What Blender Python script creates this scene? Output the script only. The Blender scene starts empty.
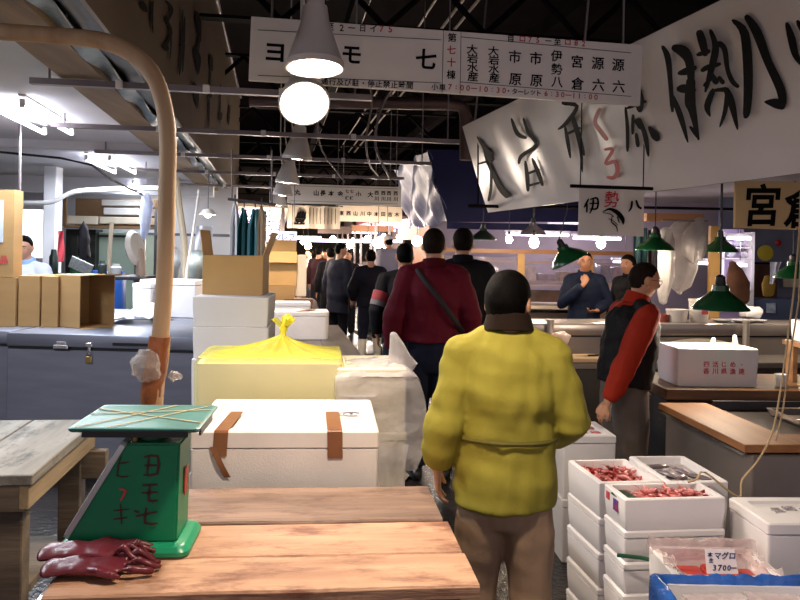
import bpy, bmesh, math, random
from math import sin, cos, pi, radians, sqrt, exp, atan2
from mathutils import Vector, Matrix, noise, Euler
random.seed(7)
SC = bpy.context.scene
COL = SC.collection
V = Vector
# ---------------------------------------------------------------- camera geometry
FPX = 778.0
CAMZ = 1.7
PHI = radians(1.1)
CP, SP = cos(PHI), sin(PHI)
def un(px, py):
    dx, dy = px-400, py-250
    return dx*CP+dy*SP, -dx*SP+dy*CP
def P(px, py, Y):
    x, y = un(px, py)
    return V((x*Y/FPX, Y, CAMZ-y*Y/FPX))
def G(px, py, Z):
    x, y = un(px, py)
    Y = (CAMZ-Z)*FPX/y
    return V((x*Y/FPX, Y, Z))
YAW = radians(9.0)                      # direction of the market aisle
AD = V((-sin(YAW), cos(YAW), 0))
AE = V((cos(YAW), sin(YAW), 0))
def A(u, v, z):                         # aisle frame: u across, v along
    p = AE*u+AD*v
    return V((p.x, p.y, z))
# ---------------------------------------------------------------- materials
def lin(c):
    if isinstance(c, str):
        c = c.lstrip('#'); c = [int(c[i:i+2], 16)/255 for i in (0, 2, 4)]
    return tuple(((x/12.92) if x <= .04045 else ((x+.055)/1.055)**2.4) for x in c)
MATS = {}
def mat(name, col, rough=.5, metal=0., var=.12, scale=6., bump=.0, bscale=40., stretch=(1, 1, 1), col2=None, emit=None, estr=0., spec=.5, detail=4.):
    if name in MATS: return MATS[name]
    m = bpy.data.materials.new(name); m.use_nodes = True
    nt = m.node_tree; N = nt.nodes; L = nt.links
    b = N['Principled BSDF']
    c = lin(col)
    b.inputs['Roughness'].default_value = rough
    b.inputs['Metallic'].default_value = metal
    b.inputs['Specular IOR Level'].default_value = spec
    tc = N.new('ShaderNodeTexCoord'); mp = N.new('ShaderNodeMapping')
    mp.inputs['Scale'].default_value = stretch
    L.new(tc.outputs['Object'], mp.inputs['Vector'])
    nz = N.new('ShaderNodeTexNoise'); nz.inputs['Scale'].default_value = scale; nz.inputs['Detail'].default_value = detail
    L.new(mp.outputs['Vector'], nz.inputs['Vector'])
    rp = N.new('ShaderNodeValToRGB')
    rp.color_ramp.elements[0].position = .32; rp.color_ramp.elements[1].position = .68
    c2 = lin(col2) if col2 else tuple(max(0, x*(1-2*var)) for x in c)
    rp.color_ramp.elements[0].color = (*c2, 1)
    rp.color_ramp.elements[1].color = (*c, 1)
    L.new(nz.outputs['Fac'], rp.inputs['Fac'])
    L.new(rp.outputs['Color'], b.inputs['Base Color'])
    if bump:
        n2 = N.new('ShaderNodeTexNoise'); n2.inputs['Scale'].default_value = bscale; n2.inputs['Detail'].default_value = 3
        L.new(mp.outputs['Vector'], n2.inputs['Vector'])
        bp = N.new('ShaderNodeBump'); bp.inputs['Strength'].default_value = bump; bp.inputs['Distance'].default_value = .01
        L.new(n2.outputs['Fac'], bp.inputs['Height']); L.new(bp.outputs['Normal'], b.inputs['Normal'])
    if emit:
        b.inputs['Emission Color'].default_value = (*lin(emit), 1); b.inputs['Emission Strength'].default_value = estr
    MATS[name] = m
    return m
def film(name, col, alpha=.3, rough=.15, bump=.5, bscale=25., tintvar=.1, stretch=(1, 1, 1), tint=.65):
    """thin plastic sheet: part of the light passes straight through"""
    if name in MATS: return MATS[name]
    m = mat(name, col, rough, 0, tintvar, 8., bump, bscale, stretch)
    nt = m.node_tree; N = nt.nodes; L = nt.links
    b = N['Principled BSDF']; out = N['Material Output']
    tr = N.new('ShaderNodeBsdfTransparent'); c = lin(col)
    tr.inputs['Color'].default_value = (*(1-tint+tint*x for x in c), 1)
    lw = N.new('ShaderNodeLayerWeight'); lw.inputs['Blend'].default_value = .25
    mth = N.new('ShaderNodeMath'); mth.operation = 'MULTIPLY_ADD'; mth.use_clamp = True
    L.new(lw.outputs['Facing'], mth.inputs[0]); mth.inputs[1].default_value = .55; mth.inputs[2].default_value = alpha
    mx = N.new('ShaderNodeMixShader')
    L.new(mth.outputs[0], mx.inputs['Fac']); L.new(tr.outputs[0], mx.inputs[1]); L.new(b.outputs[0], mx.inputs[2])
    L.new(mx.outputs[0], out.inputs['Surface'])
    return m
def wood(name, col, col2, along='X', scale=3., rough=.6, bump=.25, stain=None, amt=.5):
    if name in MATS: return MATS[name]
    st = {'X': (.25, 2.2, 2.2), 'Y': (2.2, .25, 2.2), 'Z': (2.2, 2.2, .25)}[along]
    m = mat(name, col, rough, 0, .2, scale*2, bump, scale*9, st, col2, detail=7.)
    if stain:
        nt = m.node_tree; N = nt.nodes; L = nt.links
        b = N['Principled BSDF']; src = b.inputs['Base Color'].links[0].from_socket
        tc = N.new('ShaderNodeTexCoord'); mp = N.new('ShaderNodeMapping')
        mp.inputs['Scale'].default_value = tuple(.6 if s < 1 else 1.6 for s in st)
        L.new(tc.outputs['Object'], mp.inputs['Vector'])
        nz = N.new('ShaderNodeTexNoise'); nz.inputs['Scale'].default_value = 7; nz.inputs['Detail'].default_value = 8; nz.inputs['Roughness'].default_value = .7
        L.new(mp.outputs['Vector'], nz.inputs['Vector'])
        rp = N.new('ShaderNodeValToRGB'); rp.color_ramp.elements[0].position = .50; rp.color_ramp.elements[1].position = .66
        rp.color_ramp.elements[1].color = (amt, amt, amt, 1)
        L.new(nz.outputs['Fac'], rp.inputs['Fac'])
        mx = N.new('ShaderNodeMixRGB'); L.new(rp.outputs['Color'], mx.inputs['Fac'])
        L.new(src, mx.inputs['Color1']); mx.inputs['Color2'].default_value = (*lin(stain), 1)
        L.new(mx.outputs['Color'], b.inputs['Base Color'])
    return m
def glow(name, col, strength):
    return mat(name, col, .4, 0, 0, 5, emit=col, estr=strength)
# ---------------------------------------------------------------- mesh builder
def frame_from(t, ref):
    t = t.normalized()
    s = ref - t*ref.dot(t)
    if s.length < 1e-4:
        ref = V((0, 1, 0)) if abs(t.y) < .9 else V((1, 0, 0))
        s = ref - t*ref.dot(t)
    s.normalize()
    return s, t.cross(s)
def smooth(pts, n=5):
    pts = [V(p) for p in pts]; out = []
    for i in range(len(pts)-1):
        a, b, c, e = pts[max(0, i-1)], pts[i], pts[i+1], pts[min(len(pts)-1, i+2)]
        for k in range(n):
            t = k/n
            out.append(.5*((2*b)+(c-a)*t+(2*a-5*b+4*c-e)*t*t+(3*b-a-3*c+e)*t**3))
    return out+[pts[-1]]
class MB:
    def __init__(self): self.bm = bmesh.new()
    def _join(self, b2, M=None):
        if M is not None: bmesh.ops.transform(b2, matrix=M, verts=b2.verts)
        me = bpy.data.meshes.new('t'); b2.to_mesh(me); b2.free()
        self.bm.from_mesh(me); bpy.data.meshes.remove(me)
        return self
    def box(self, c, s, bev=0., rot=None, seg=1):
        b = bmesh.new(); bmesh.ops.create_cube(b, size=1)
        bmesh.ops.scale(b, vec=s, verts=b.verts)
        if bev: bmesh.ops.bevel(b, geom=b.edges[:], offset=bev, segments=seg, affect='EDGES', profile=.5)
        M = Matrix.Translation(c)
        if rot is not None: M = M @ (rot if isinstance(rot, Matrix) else Euler(rot).to_matrix().to_4x4())
        return self._join(b, M)
    def rings(self, rings, closed=True, cap0=True, cap1=True, loop=False):
        bm = self.bm
        R = [[bm.verts.new(p) for p in r] for r in rings]
        n = len(R[0])
        prs = list(zip(R, R[1:])) + ([(R[-1], R[0])] if loop else [])
        for a, b in prs:
            for i in range(n if closed else n-1):
                j = (i+1) % n
                try: bm.faces.new((a[i], a[j], b[j], b[i]))
                except ValueError: pass
        if closed and not loop:
            if cap0: bm.faces.new(R[0][::-1])
            if cap1: bm.faces.new(R[-1])
        return self
    def rr(self, lst, n=5, off=(0, 0), M=None):
        """stack of rounded rectangles (hx, hy, z, r)"""
        out = []
        for hx, hy, z, r in lst:
            r = min(r, hx*.98, hy*.98)
            pts = []
            for k, (sx, sy) in enumerate(((1, 1), (-1, 1), (-1, -1), (1, -1))):
                for i in range(n):
                    a = k*pi/2 + i/(n-1)*pi/2
                    pts.append(V((off[0]+sx*(hx-r)+r*cos(a), off[1]+sy*(hy-r)+r*sin(a), z)))
            out.append([M @ p for p in pts] if M is not None else pts)
        return self.rings(out)
    def loft(self, pts, rad, seg=12, ref=V((1, 0, 0)), caps=True, rnd=True):
        """tube along pts; rad is r or (rx, ry) per point; rx along ref"""
        pts = [V(p) for p in pts]
        n = len(pts); rings = []
        rad = [(r, r) if not isinstance(r, (tuple, list)) else r for r in rad]
        tans = []
        for i in range(n):
            a = pts[max(0, i-1)]; b = pts[min(n-1, i+1)]
            t = (b-a)
            tans.append(t.normalized() if t.length > 1e-9 else V((0, 0, 1)))
        rf = V(ref)
        def ring(c, t, rx, ry):
            nonlocal rf
            s, u = frame_from(t, rf)
            return [c + s*rx*cos(2*pi*k/seg) + u*ry*sin(2*pi*k/seg) for k in range(seg)]
        if rnd:
            rx, ry = rad[0]; m = min(rx, ry)
            for f in (.35, .8): 
                h = sqrt(1-f*f)
                rings.append(ring(pts[0]-tans[0]*m*h*.9, tans[0], rx*f, ry*f))
        for i in range(n): rings.append(ring(pts[i], tans[i], *rad[i]))
        if rnd:
            rx, ry = rad[-1]; m = min(rx, ry)
            for f in (.8, .35):
                h = sqrt(1-f*f)
                rings.append(ring(pts[-1]+tans[-1]*m*h*.9, tans[-1], rx*f, ry*f))
        return self.rings(rings, cap0=caps, cap1=caps)
    def tube(self, pts, r, seg=8): return self.loft(pts, [r]*len(pts) if not isinstance(r, list) else r, seg, rnd=False)
    def lathe(self, prof, seg=24, M=None, cap0=True, cap1=True):
        rg = [[V((r*cos(2*pi*k/seg), r*sin(2*pi*k/seg), z)) for k in range(seg)] for r, z in prof]
        if M is not None: rg = [[M @ p for p in r] for r in rg]
        return self.rings(rg, cap0=cap0, cap1=cap1)
    def ball(self, c, r, u=14, v=10, rot=None):
        b = bmesh.new(); bmesh.ops.create_uvsphere(b, u_segments=u, v_segments=v, radius=1)
        r = (r, r, r) if not isinstance(r, (tuple, list)) else r
        M = Matrix.Translation(c)
        if rot is not None: M = M @ Euler(rot).to_matrix().to_4x4()
        return self._join(b, M @ Matrix.Diagonal((*r, 1)))
    def poly(self, pts, thick=V((0, .004, 0))):
        """flat polygon with thickness vector"""
        bm = self.bm; thick = V(thick)
        a = [bm.verts.new(V(p)) for p in pts]; b = [bm.verts.new(V(p)+thick) for p in pts]
        n = len(a)
        bm.faces.new(a); bm.faces.new(b[::-1])
        for i in range(n):
            j = (i+1) % n
            bm.faces.new((a[j], a[i], b[i], b[j]))
        return self
    def grid(self, f, nu, nv, thick=0.):
        """surface f(u,v), u,v in 0..1; thick>0 makes a shell"""
        bm = self.bm
        g = [[V(f(i/nu, j/nv)) for j in range(nv+1)] for i in range(nu+1)]
        va = [[bm.verts.new(p) for p in r] for r in g]
        for i in range(nu):
            for j in range(nv): bm.faces.new((va[i][j], va[i+1][j], va[i+1][j+1], va[i][j+1]))
        if thick:
            vb = []
            for i in range(nu+1):
                row = []
                for j in range(nv+1):
                    du = g[min(i+1, nu)][j]-g[max(i-1, 0)][j]; dv = g[i][min(j+1, nv)]-g[i][max(j-1, 0)]
                    nn = du.cross(dv)
                    nn = nn.normalized() if nn.length > 1e-12 else V((0, 0, 1))
                    row.append(bm.verts.new(g[i][j]-nn*thick))
                vb.append(row)
            for i in range(nu):
                for j in range(nv): bm.faces.new((vb[i][j+1], vb[i+1][j+1], vb[i+1][j], vb[i][j]))
            for i in range(nu):
                bm.faces.new((va[i+1][0], va[i][0], vb[i][0], vb[i+1][0])); bm.faces.new((va[i][nv], va[i+1][nv], vb[i+1][nv], vb[i][nv]))
            for j in range(nv):
                bm.faces.new((va[0][j], va[0][j+1], vb[0][j+1], vb[0][j])); bm.faces.new((va[nu][j+1], va[nu][j], vb[nu][j], vb[nu][j+1]))
        return self
    def displace(self, f):
        self.bm.normal_update()
        mv = [(v, v.normal.copy()*f(v.co, v.normal)) for v in self.bm.verts]
        for v, d in mv: v.co += d
        return self
    def move(self, M):
        bmesh.ops.transform(self.bm, matrix=M, verts=self.bm.verts); return self
    def to_mesh(self, name, angle=35):
        bmesh.ops.recalc_face_normals(self.bm, faces=self.bm.faces)
        me = bpy.data.meshes.new(name); self.bm.to_mesh(me); self.bm.free()
        me.polygons.foreach_set('use_smooth', [True]*len(me.polygons))
        me.set_sharp_from_angle(angle=radians(angle))
        return me
def remesh(mb, voxel, smooth=2, name='m'):
    me = mb.to_mesh(name); ob = bpy.data.objects.new('tmp', me); COL.objects.link(ob)
    md = ob.modifiers.new('r', 'REMESH'); md.mode = 'VOXEL'; md.voxel_size = voxel
    dg = bpy.context.evaluated_depsgraph_get(); dg.update()
    ev = ob.evaluated_get(dg); m2 = bpy.data.meshes.new_from_object(ev)
    out = MB(); out.bm.from_mesh(m2)
    bpy.data.objects.remove(ob); bpy.data.meshes.remove(me); bpy.data.meshes.remove(m2)
    for _ in range(smooth): bmesh.ops.smooth_vert(out.bm, verts=out.bm.verts, factor=.5, use_axis_x=True, use_axis_y=True, use_axis_z=True)
    return out
# ---------------------------------------------------------------- objects
def thing(name, label, cat, loc=(0, 0, 0), rz=0., group=None):
    o = bpy.data.objects.new(name, None); COL.objects.link(o); o.empty_display_size = .1
    o.location = loc; o.rotation_euler = (0, 0, rz)
    o['label'] = label; o['category'] = cat
    if group: o['group'] = group
    return o
def rootM(o): return Matrix.Translation(o.location) @ o.rotation_euler.to_matrix().to_4x4()
def part(name, mb, m, parent, world=False, label=None, angle=35):
    """part or sub-part; world=True when the geometry is in world coordinates"""
    if world:
        top = parent
        while top.parent is not None: top = top.parent
        mb.move(rootM(top).inverted())
    me = mb.to_mesh(name, angle); me.materials.append(m)
    o = bpy.data.objects.new(name, me); COL.objects.link(o); o.parent = parent
    if label: o['label'] = label
    return o
def single(name, mb, m, label, cat, group=None, loc=None, rz=0., world=True, kind=None, angle=35):
    """a thing that is one mesh; world geometry gets its origin moved to the base centre"""
    if world:
        xs = [v.co for v in mb.bm.verts]
        lo = [min(p[i] for p in xs) for i in range(3)]; hi = [max(p[i] for p in xs) for i in range(3)]
        loc = V(((lo[0]+hi[0])/2, (lo[1]+hi[1])/2, lo[2]))
        mb.move(Matrix.Translation(-loc))
    me = mb.to_mesh(name, angle); me.materials.append(m)
    o = bpy.data.objects.new(name, me); COL.objects.link(o)
    o.location = loc if loc is not None else (0, 0, 0); o.rotation_euler = (0, 0, rz)
    if label: o['label'] = label
    if cat: o['category'] = cat
    if group: o['group'] = group
    if kind: o['kind'] = kind
    return o
def struct(name, mb, m, label=None, angle=35):
    me = mb.to_mesh(name, angle); me.materials.append(m)
    o = bpy.data.objects.new(name, me); COL.objects.link(o); o['kind'] = 'structure'
    o['label'] = label or name.replace('_', ' ')
    return o
def dup(o, loc, rz=None, label=None, parent=None):
    c = o.copy(); COL.objects.link(c)
    if parent is not None: c.parent = parent
    else:
        c.location = loc
        if rz is not None: c.rotation_euler = (0, 0, rz)
        if label: c['label'] = label
    for ch in list(o.children): dup(ch, None, None, None, c)
    return c
# ---------------------------------------------------------------- lettering on flat boards
class Plane:
    """o + ex*u + ey*v, facing n (towards the reader)"""
    def __init__(s, o, ex, ey):
        s.o = V(o); s.ex = V(ex).normalized(); s.ey = V(ey); s.ey = (s.ey-s.ex*s.ey.dot(s.ex)).normalized(); s.n = s.ex.cross(s.ey).normalized()
    def at(s, u, v, d=0.): return s.o+s.ex*u+s.ey*v+s.n*d
    def uv(s, px, py):
        x, y = un(px, py); d = V((x/FPX, 1, -y/FPX)); c = V((0, 0, CAMZ))
        t = (s.o-c).dot(s.n)/d.dot(s.n); p = c+d*t-s.o
        return p.dot(s.ex), p.dot(s.ey), t
    def M(s, u, v, d=0.):
        p = s.at(u, v, d)
        return Matrix(((s.ex.x, s.ey.x, s.n.x, p.x), (s.ex.y, s.ey.y, s.n.y, p.y), (s.ex.z, s.ey.z, s.n.z, p.z), (0, 0, 0, 1)))
_gl = {}
def glyph_bm(txt, bold, ext):
    key = (txt, bold, ext)
    if key not in _gl:
        c = bpy.data.curves.new('t', 'FONT'); c.body = txt; c.size = 1; c.offset = bold; c.extrude = ext; c.resolution_u = 3
        c.align_x = 'CENTER'; c.align_y = 'CENTER'
        o = bpy.data.objects.new('t', c); COL.objects.link(o)
        dg = bpy.context.evaluated_depsgraph_get(); dg.update()
        me = bpy.data.meshes.new_from_object(o.evaluated_get(dg))
        bpy.data.objects.remove(o); bpy.data.curves.remove(c)
        xs = [v.co for v in me.vertices]
        if xs:
            ys = [p.y for p in xs]; xx = [p.x for p in xs]
            cen = ((min(xx)+max(xx))/2, (min(ys)+max(ys))/2)
            me.transform(Matrix.Translation((-cen[0], -cen[1], 0)))
        _gl[key] = me
    return _gl[key]
def put_text(mb, pl, txt, u, v, size, sx=1., bold=.012, rot=0., skew=0., d=.003):
    me = glyph_bm(txt, bold, .001/max(size, .01))
    b = bmesh.new(); b.from_mesh(me)
    M = pl.M(u, v, d) @ Matrix.Rotation(rot, 4, 'Z') @ Matrix(((1, skew, 0, 0), (0, 1, 0, 0), (0, 0, 1, 0), (0, 0, 0, 1))) @ Matrix.Diagonal((size*sx, size, size, 1))
    mb._join(b, M)
def brush(mb, pl, pts, d=.003, sub=4, fn=None):
    """brush stroke through (u, v, w) points on the plane"""
    n = len(pts); out = []
    def cr(a, b, c, e, t): return .5*((2*b)+(-a+c)*t+(2*a-5*b+4*c-e)*t*t+(-a+3*b-3*c+e)*t**3)
    for i in range(n-1):
        q = [pts[max(0, i-1)], pts[i], pts[i+1], pts[min(n-1, i+2)]]
        for k in range(sub): out.append([cr(q[0][j], q[1][j], q[2][j], q[3][j], k/sub) for j in range(3)])
    out.append(list(pts[-1]))
    fn = fn or (lambda u, v: pl.at(u, v, d))
    L, R = [], []
    m = len(out)
    for i, (u, v, w) in enumerate(out):
        a = out[max(0, i-1)]; b = out[min(m-1, i+1)]
        tx, ty = b[0]-a[0], b[1]-a[1]; l = sqrt(tx*tx+ty*ty) or 1
        nx, ny = -ty/l, tx/l
        e = .55 if i in (0, m-1) else 1
        L.append(fn(u+nx*w*e/2, v+ny*w*e/2)); R.append(fn(u-nx*w*e/2, v-ny*w*e/2))
    bm = mb.bm; th = pl.n*.0015
    l0 = [bm.verts.new(p) for p in L]; r0 = [bm.verts.new(p) for p in R]
    l1 = [bm.verts.new(p+th) for p in L]; r1 = [bm.verts.new(p+th) for p in R]
    for i in range(m-1):
        bm.faces.new((l1[i], r1[i], r1[i+1], l1[i+1]))
        bm.faces.new((l0[i], l1[i], l1[i+1], l0[i+1])); bm.faces.new((r1[i], r0[i], r0[i+1], r1[i+1]))
    bm.faces.new((l0[0], r0[0], r1[0], l1[0])); bm.faces.new((l1[-1], r1[-1], r0[-1], l0[-1]))
def strokes_px(mb, pl, lst, ox, oy, k, d=.003):
    for j, st in enumerate(lst):
        def fn(x, y):
            u, v, t = pl.uv(ox+x/k, oy+y/k); return pl.at(u, v, d+.0004*(j % 7))
        brush(mb, pl, st, d, 4, fn)
# ================================================================ materials used all over
M_steel = mat('stainless', '#8a8f9e', .36, .55, .08, 3, .04, 8, (1, 1, 6))
M_steelw = mat('stainless_warm', '#a89d97', .3, .6, .08, 3, .05, 9)
M_dsteel = mat('dark_steel', '#4b4a4f', .4, .7, .1, 5)
M_foam = mat('white_foam', '#eeecee', .65, 0, .02, 4, .12, 220)
M_foamw = mat('worn_foam', '#ebe5e2', .6, 0, .06, 5, .15, 160)
M_card = mat('cardboard', '#b28d5c', .85, 0, .07, 3, .06, 60, (1, 1, 4))
M_cardl = mat('cardboard_light', '#cfa56a', .8, 0, .06, 3, .06, 60)
M_ink = mat('black_ink', '#080608', .6, 0, 0, spec=.08)
M_red = mat('red_ink', '#b3141c', .4, 0, 0)
M_redp = mat('faded_red_ink', '#cf4a52', .6, 0, .05)
M_white = mat('white_paint', '#e6e3e0', .45, 0, .03, 4)
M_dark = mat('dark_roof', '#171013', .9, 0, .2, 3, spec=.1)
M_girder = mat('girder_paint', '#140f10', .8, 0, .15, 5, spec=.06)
M_gal = mat('galvanised_pipe', '#7a7274', .4, .6, .1, 6)
M_rope = mat('straw_rope', '#c7ad84', .8, 0, .1, 30, .3, 200)
M_black = mat('black_plastic', '#15151a', .4, 0, .1)
M_tube = glow('fluorescent_tube', '#f3f2ff', 20)
M_tubep = glow('fluorescent_tube_violet', '#efe0ff', 7)
M_bulb = glow('bulb_glass', '#ffe6c4', 60)
M_bulbw = glow('bulb_far', '#fff0dd', 25)
# ================================================================ setting
floor_m = mat('wet_asphalt', '#3a3532', .22, 0, .35, 2.2, .9, 28, detail=6)
nt = floor_m.node_tree; nz = nt.nodes.new('ShaderNodeTexNoise'); nz.inputs['Scale'].default_value = 1.3
mr = nt.nodes.new('ShaderNodeMapRange'); mr.inputs['From Min'].default_value = .35; mr.inputs['From Max'].default_value = .65
mr.inputs['To Min'].default_value = .08; mr.inputs['To Max'].default_value = .5
nt.links.new(nz.outputs['Fac'], mr.inputs['Value']); nt.links.new(mr.outputs[0], nt.nodes['Principled BSDF'].inputs['Roughness'])
struct('floor', MB().box((0, 19, -.05), (26, 50, .1)), floor_m)
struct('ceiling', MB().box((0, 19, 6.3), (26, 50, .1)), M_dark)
struct('wall_far', MB().box((0, 43.9, 3.15), (26, .2, 6.3)), mat('far_wall', '#8a7a70', .8, 0, .2, 1))
struct('wall_left', MB().box((-12.9, 19, 3.15), (.2, 50, 6.3)), mat('side_wall', '#6d6564', .8, 0, .2, 1))
struct('wall_right', MB().box((12.9, 19, 3.15), (.2, 50, 6.3)), MATS['side_wall'])
# girders and purlins under the roof
def aisle_box(mb, u, v, z, s):
    return mb.box(A(u, v, z), s, rot=(0, 0, YAW))
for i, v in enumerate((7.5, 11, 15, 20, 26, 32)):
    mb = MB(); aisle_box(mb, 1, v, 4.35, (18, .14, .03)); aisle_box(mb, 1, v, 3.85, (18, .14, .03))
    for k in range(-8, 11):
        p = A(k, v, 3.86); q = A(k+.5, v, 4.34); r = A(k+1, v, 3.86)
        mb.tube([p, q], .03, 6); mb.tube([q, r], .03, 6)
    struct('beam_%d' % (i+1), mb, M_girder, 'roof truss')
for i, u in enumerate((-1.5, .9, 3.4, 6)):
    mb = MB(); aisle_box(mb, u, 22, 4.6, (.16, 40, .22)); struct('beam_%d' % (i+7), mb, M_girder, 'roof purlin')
# conduits and pipes overhead
for u, r, lb in ((1.05, .016, 'thin pale conduit under the roof above the middle of the aisle'), (1.82, .016, 'thin pale conduit under the roof right of the white hanging sign board centre'),
                 (2.14, .02, 'left one of two pale conduits close together under the roof'), (2.32, .02, 'right one of two pale conduits close together under the roof')):
    single('conduit', MB().tube([A(u, 1.2, 4.7), A(u, 12, 4.7), A(u, 24, 4.7)], r, 6), mat('pale_conduit', '#b9aea6', .4, .3), lb, 'conduit', 'conduits under the roof')
single('drain_pipe', MB().tube([P(250, 100, 9), P(330, 102, 9), P(452, 104, 9), P(463, 107, 9), P(466, 118, 9), P(466, 160, 9)], .075, 12), mat('brown_pipe', '#5a4644', .45, .2), 'thick brown pipe with an elbow below the roof behind the sign board', 'pipe')
mb = MB().tube(smooth([P(365, 70, 6.5), P(372, 100, 6.6), P(366, 140, 6.8), P(370, 165, 7), P(378, 176, 7.2)]), .009, 6)
single('hanging_cable', mb, M_gal, 'thin cable hanging in a curve under the roof, right of the lamp row', 'cable', 'loose cables')
mb = MB().tube(smooth([P(331, 85, 7), P(322, 105, 7), P(318, 120, 7), P(322, 150, 7.2), P(345, 182, 7.4)]), .008, 6)
single('hanging_cable', mb, M_gal, 'thin cable hanging in a curve just beside the white lamps', 'cable', 'loose cables')
mb = MB().tube(smooth([P(408, 70, 7.4), P(385, 100, 7.5), P(376, 130, 7.5), P(377, 152, 7.6), P(390, 178, 7.8)]), .013, 6)
single('hanging_cable', mb, M_gal, 'pair-thick cable sagging under the roof near the far sign', 'cable', 'loose cables')
# ---------------------------------------------------------------- lamp bars crossing the aisle
for i, (v, u0, u1, lb) in enumerate(((4.7, -1.4, .55, 'grey steel bar across the aisle just under the top sign board'), (6.4, -1.75, 1.5, 'grey steel bar across the aisle, second behind the sign board'),
                               (8.1, -1.8, 1.6, 'grey steel bar across the aisle, third behind the sign board'), (9.9, -1.7, 1.6, 'grey steel bar across the aisle, fourth behind the sign board'), (12, -1.6, 1.6, 'grey steel bar across the aisle, farthest one behind the lamps'))):
    t = thing('ceiling_bar', lb, 'bar', A((u0+u1)/2, v, 2.6), YAW, 'steel bars across the aisle')
    h = (u1-u0)/2
    part('channel', MB().box((0, 0, .02), (2*h, .05, .035)), M_gal, t)
    for s in (-1, 1):
        part('hanger_rod', MB().tube([(s*(h-.1), 0, .035), (s*(h-.1), 0, 1.75)], .007, 6), M_gal, t)
    for k in (-.5, 0, .45):
        part('clip', MB().box((k*h, -.03, .02), (.04, .02, .05), .004), M_white, t)
# ---------------------------------------------------------------- office ceiling at the left with its edge beam, tarp and banner
M_off = mat('office_ceiling', '#e2e5ee', .7, 0, .04, 1.5)
mb = MB(); mb.poly([A(-1.23, 1.2, 2.72), A(-1.23, 13.5, 2.72), A(-9.5, 13.5, 2.72), A(-9.5, 1.2, 2.72)], (0, 0, .06)); struct('ceiling_office', mb, M_off)
struct('beam_12', aisle_box(MB(), -5, 12.6, 2.6, (8, .22, .24)), M_off, 'white cross beam of the office ceiling')
struct('beam_13', aisle_box(MB(), -5, 8.2, 2.68, (8, .12, .08)), M_off, 'shallow white ceiling rib')
single('edge_beam', aisle_box(MB(), -1.12, 7.4, 2.71, (.24, 12.4, .12)), wood('beam_wood', '#8d7350', '#6b5236', 'Y', 2, .6), 'long brown wooden beam along the edge of the left stall ceiling', 'beam')
M_bt = mat('blue_white_tarp', '#2a3a4a', .35, 0, .3, 2.2, .6, 12, col2='#8ba3b5')
mb = MB().grid(lambda a, b: A(-1.0+.09*b, 1.2+12*a, 2.67+.02*sin(a*70+b*3)), 90, 3, .006)
single('tarp_strip', mb, M_bt, 'rolled blue and white tarp strip along the wooden ceiling beam', 'tarp')
mb = MB().grid(lambda a, b: A(-.92+.17*b, 1.2+12*a, 2.70-.04*sin(pi*b)+.008*sin(a*50)), 80, 4, .006)
single('dark_awning', mb, mat('black_tarp', '#161c22', .4, 0, .2, 3, .3, 10), 'black tarp strip tucked between ceiling beam and brown banner', 'tarp')
# brown banner with mirrored black brush writing
LB = Plane(A(-.75, 0, 2.64), AD, (0, 0, 1)); LB.n = -LB.ex.cross(LB.ey) if LB.ex.cross(LB.ey).dot(AE) < 0 else LB.ex.cross(LB.ey)
def lbp(a, b):
    p = A(-.75, 1.25+14*a, 2.64+1.9*b); return p
tb = thing('wall_banner', 'long grey-brown vinyl banner with black brush writing above the left stall', 'banner', A(-.75, 8, 2.64), YAW)
part('sheet', MB().grid(lbp, 60, 6, .02), mat('brown_vinyl', '#766656', .38, 0, .05, 1.2, .15, 3), tb, True)
mb = MB()
LK = [[(165, 5, 16), (178, 30, 26), (190, 52, 8)], [(215, 2, 12), (212, 60, 12), (217, 140, 4)], [(270, 2, 8), (300, 40, 12), (275, 100, 10)], [(270, 70, 8), (296, 140, 12), (266, 205, 10)],
      [(262, 190, 26), (280, 215, 20)], [(296, 160, 8), (290, 258, 3)], [(346, 40, 6), (342, 200, 9), (332, 322, 6)], [(356, 70, 6), (352, 200, 9), (347, 310, 5)], [(332, 190, 8), (358, 200, 6)],
      [(405, 45, 8), (415, 95, 24), (424, 180, 8)], [(398, 200, 14), (412, 250, 28), (415, 318, 6)], [(392, 350, 8), (404, 390, 26), (412, 462, 5)], [(420, 150, 10), (412, 230, 10)],
      [(470, 235, 16), (472, 305, 14)], [(464, 365, 16), (466, 420, 20)], [(470, 300, 6), (465, 380, 6)], [(463, 420, 8), (462, 545, 4)], [(512, 480, 16), (510, 515, 16)], [(512, 360, 4), (510, 530, 4)],
      [(552, 450, 8), (546, 535, 8)]]
LBp = Plane(A(-.75, 0, 2.64), AD, (0, 0, 1)); LBp.n = AE.copy()
strokes_px(mb, LBp, LK, 100, 0, 4.287, .012)
part('lettering', mb, M_ink, tb, True)
mb = MB().tube([A(-.74, 1.25, 4.56), A(-.74, 15.2, 4.56)], .025, 8); part('top_rail', mb, M_gal, tb, True)
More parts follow.
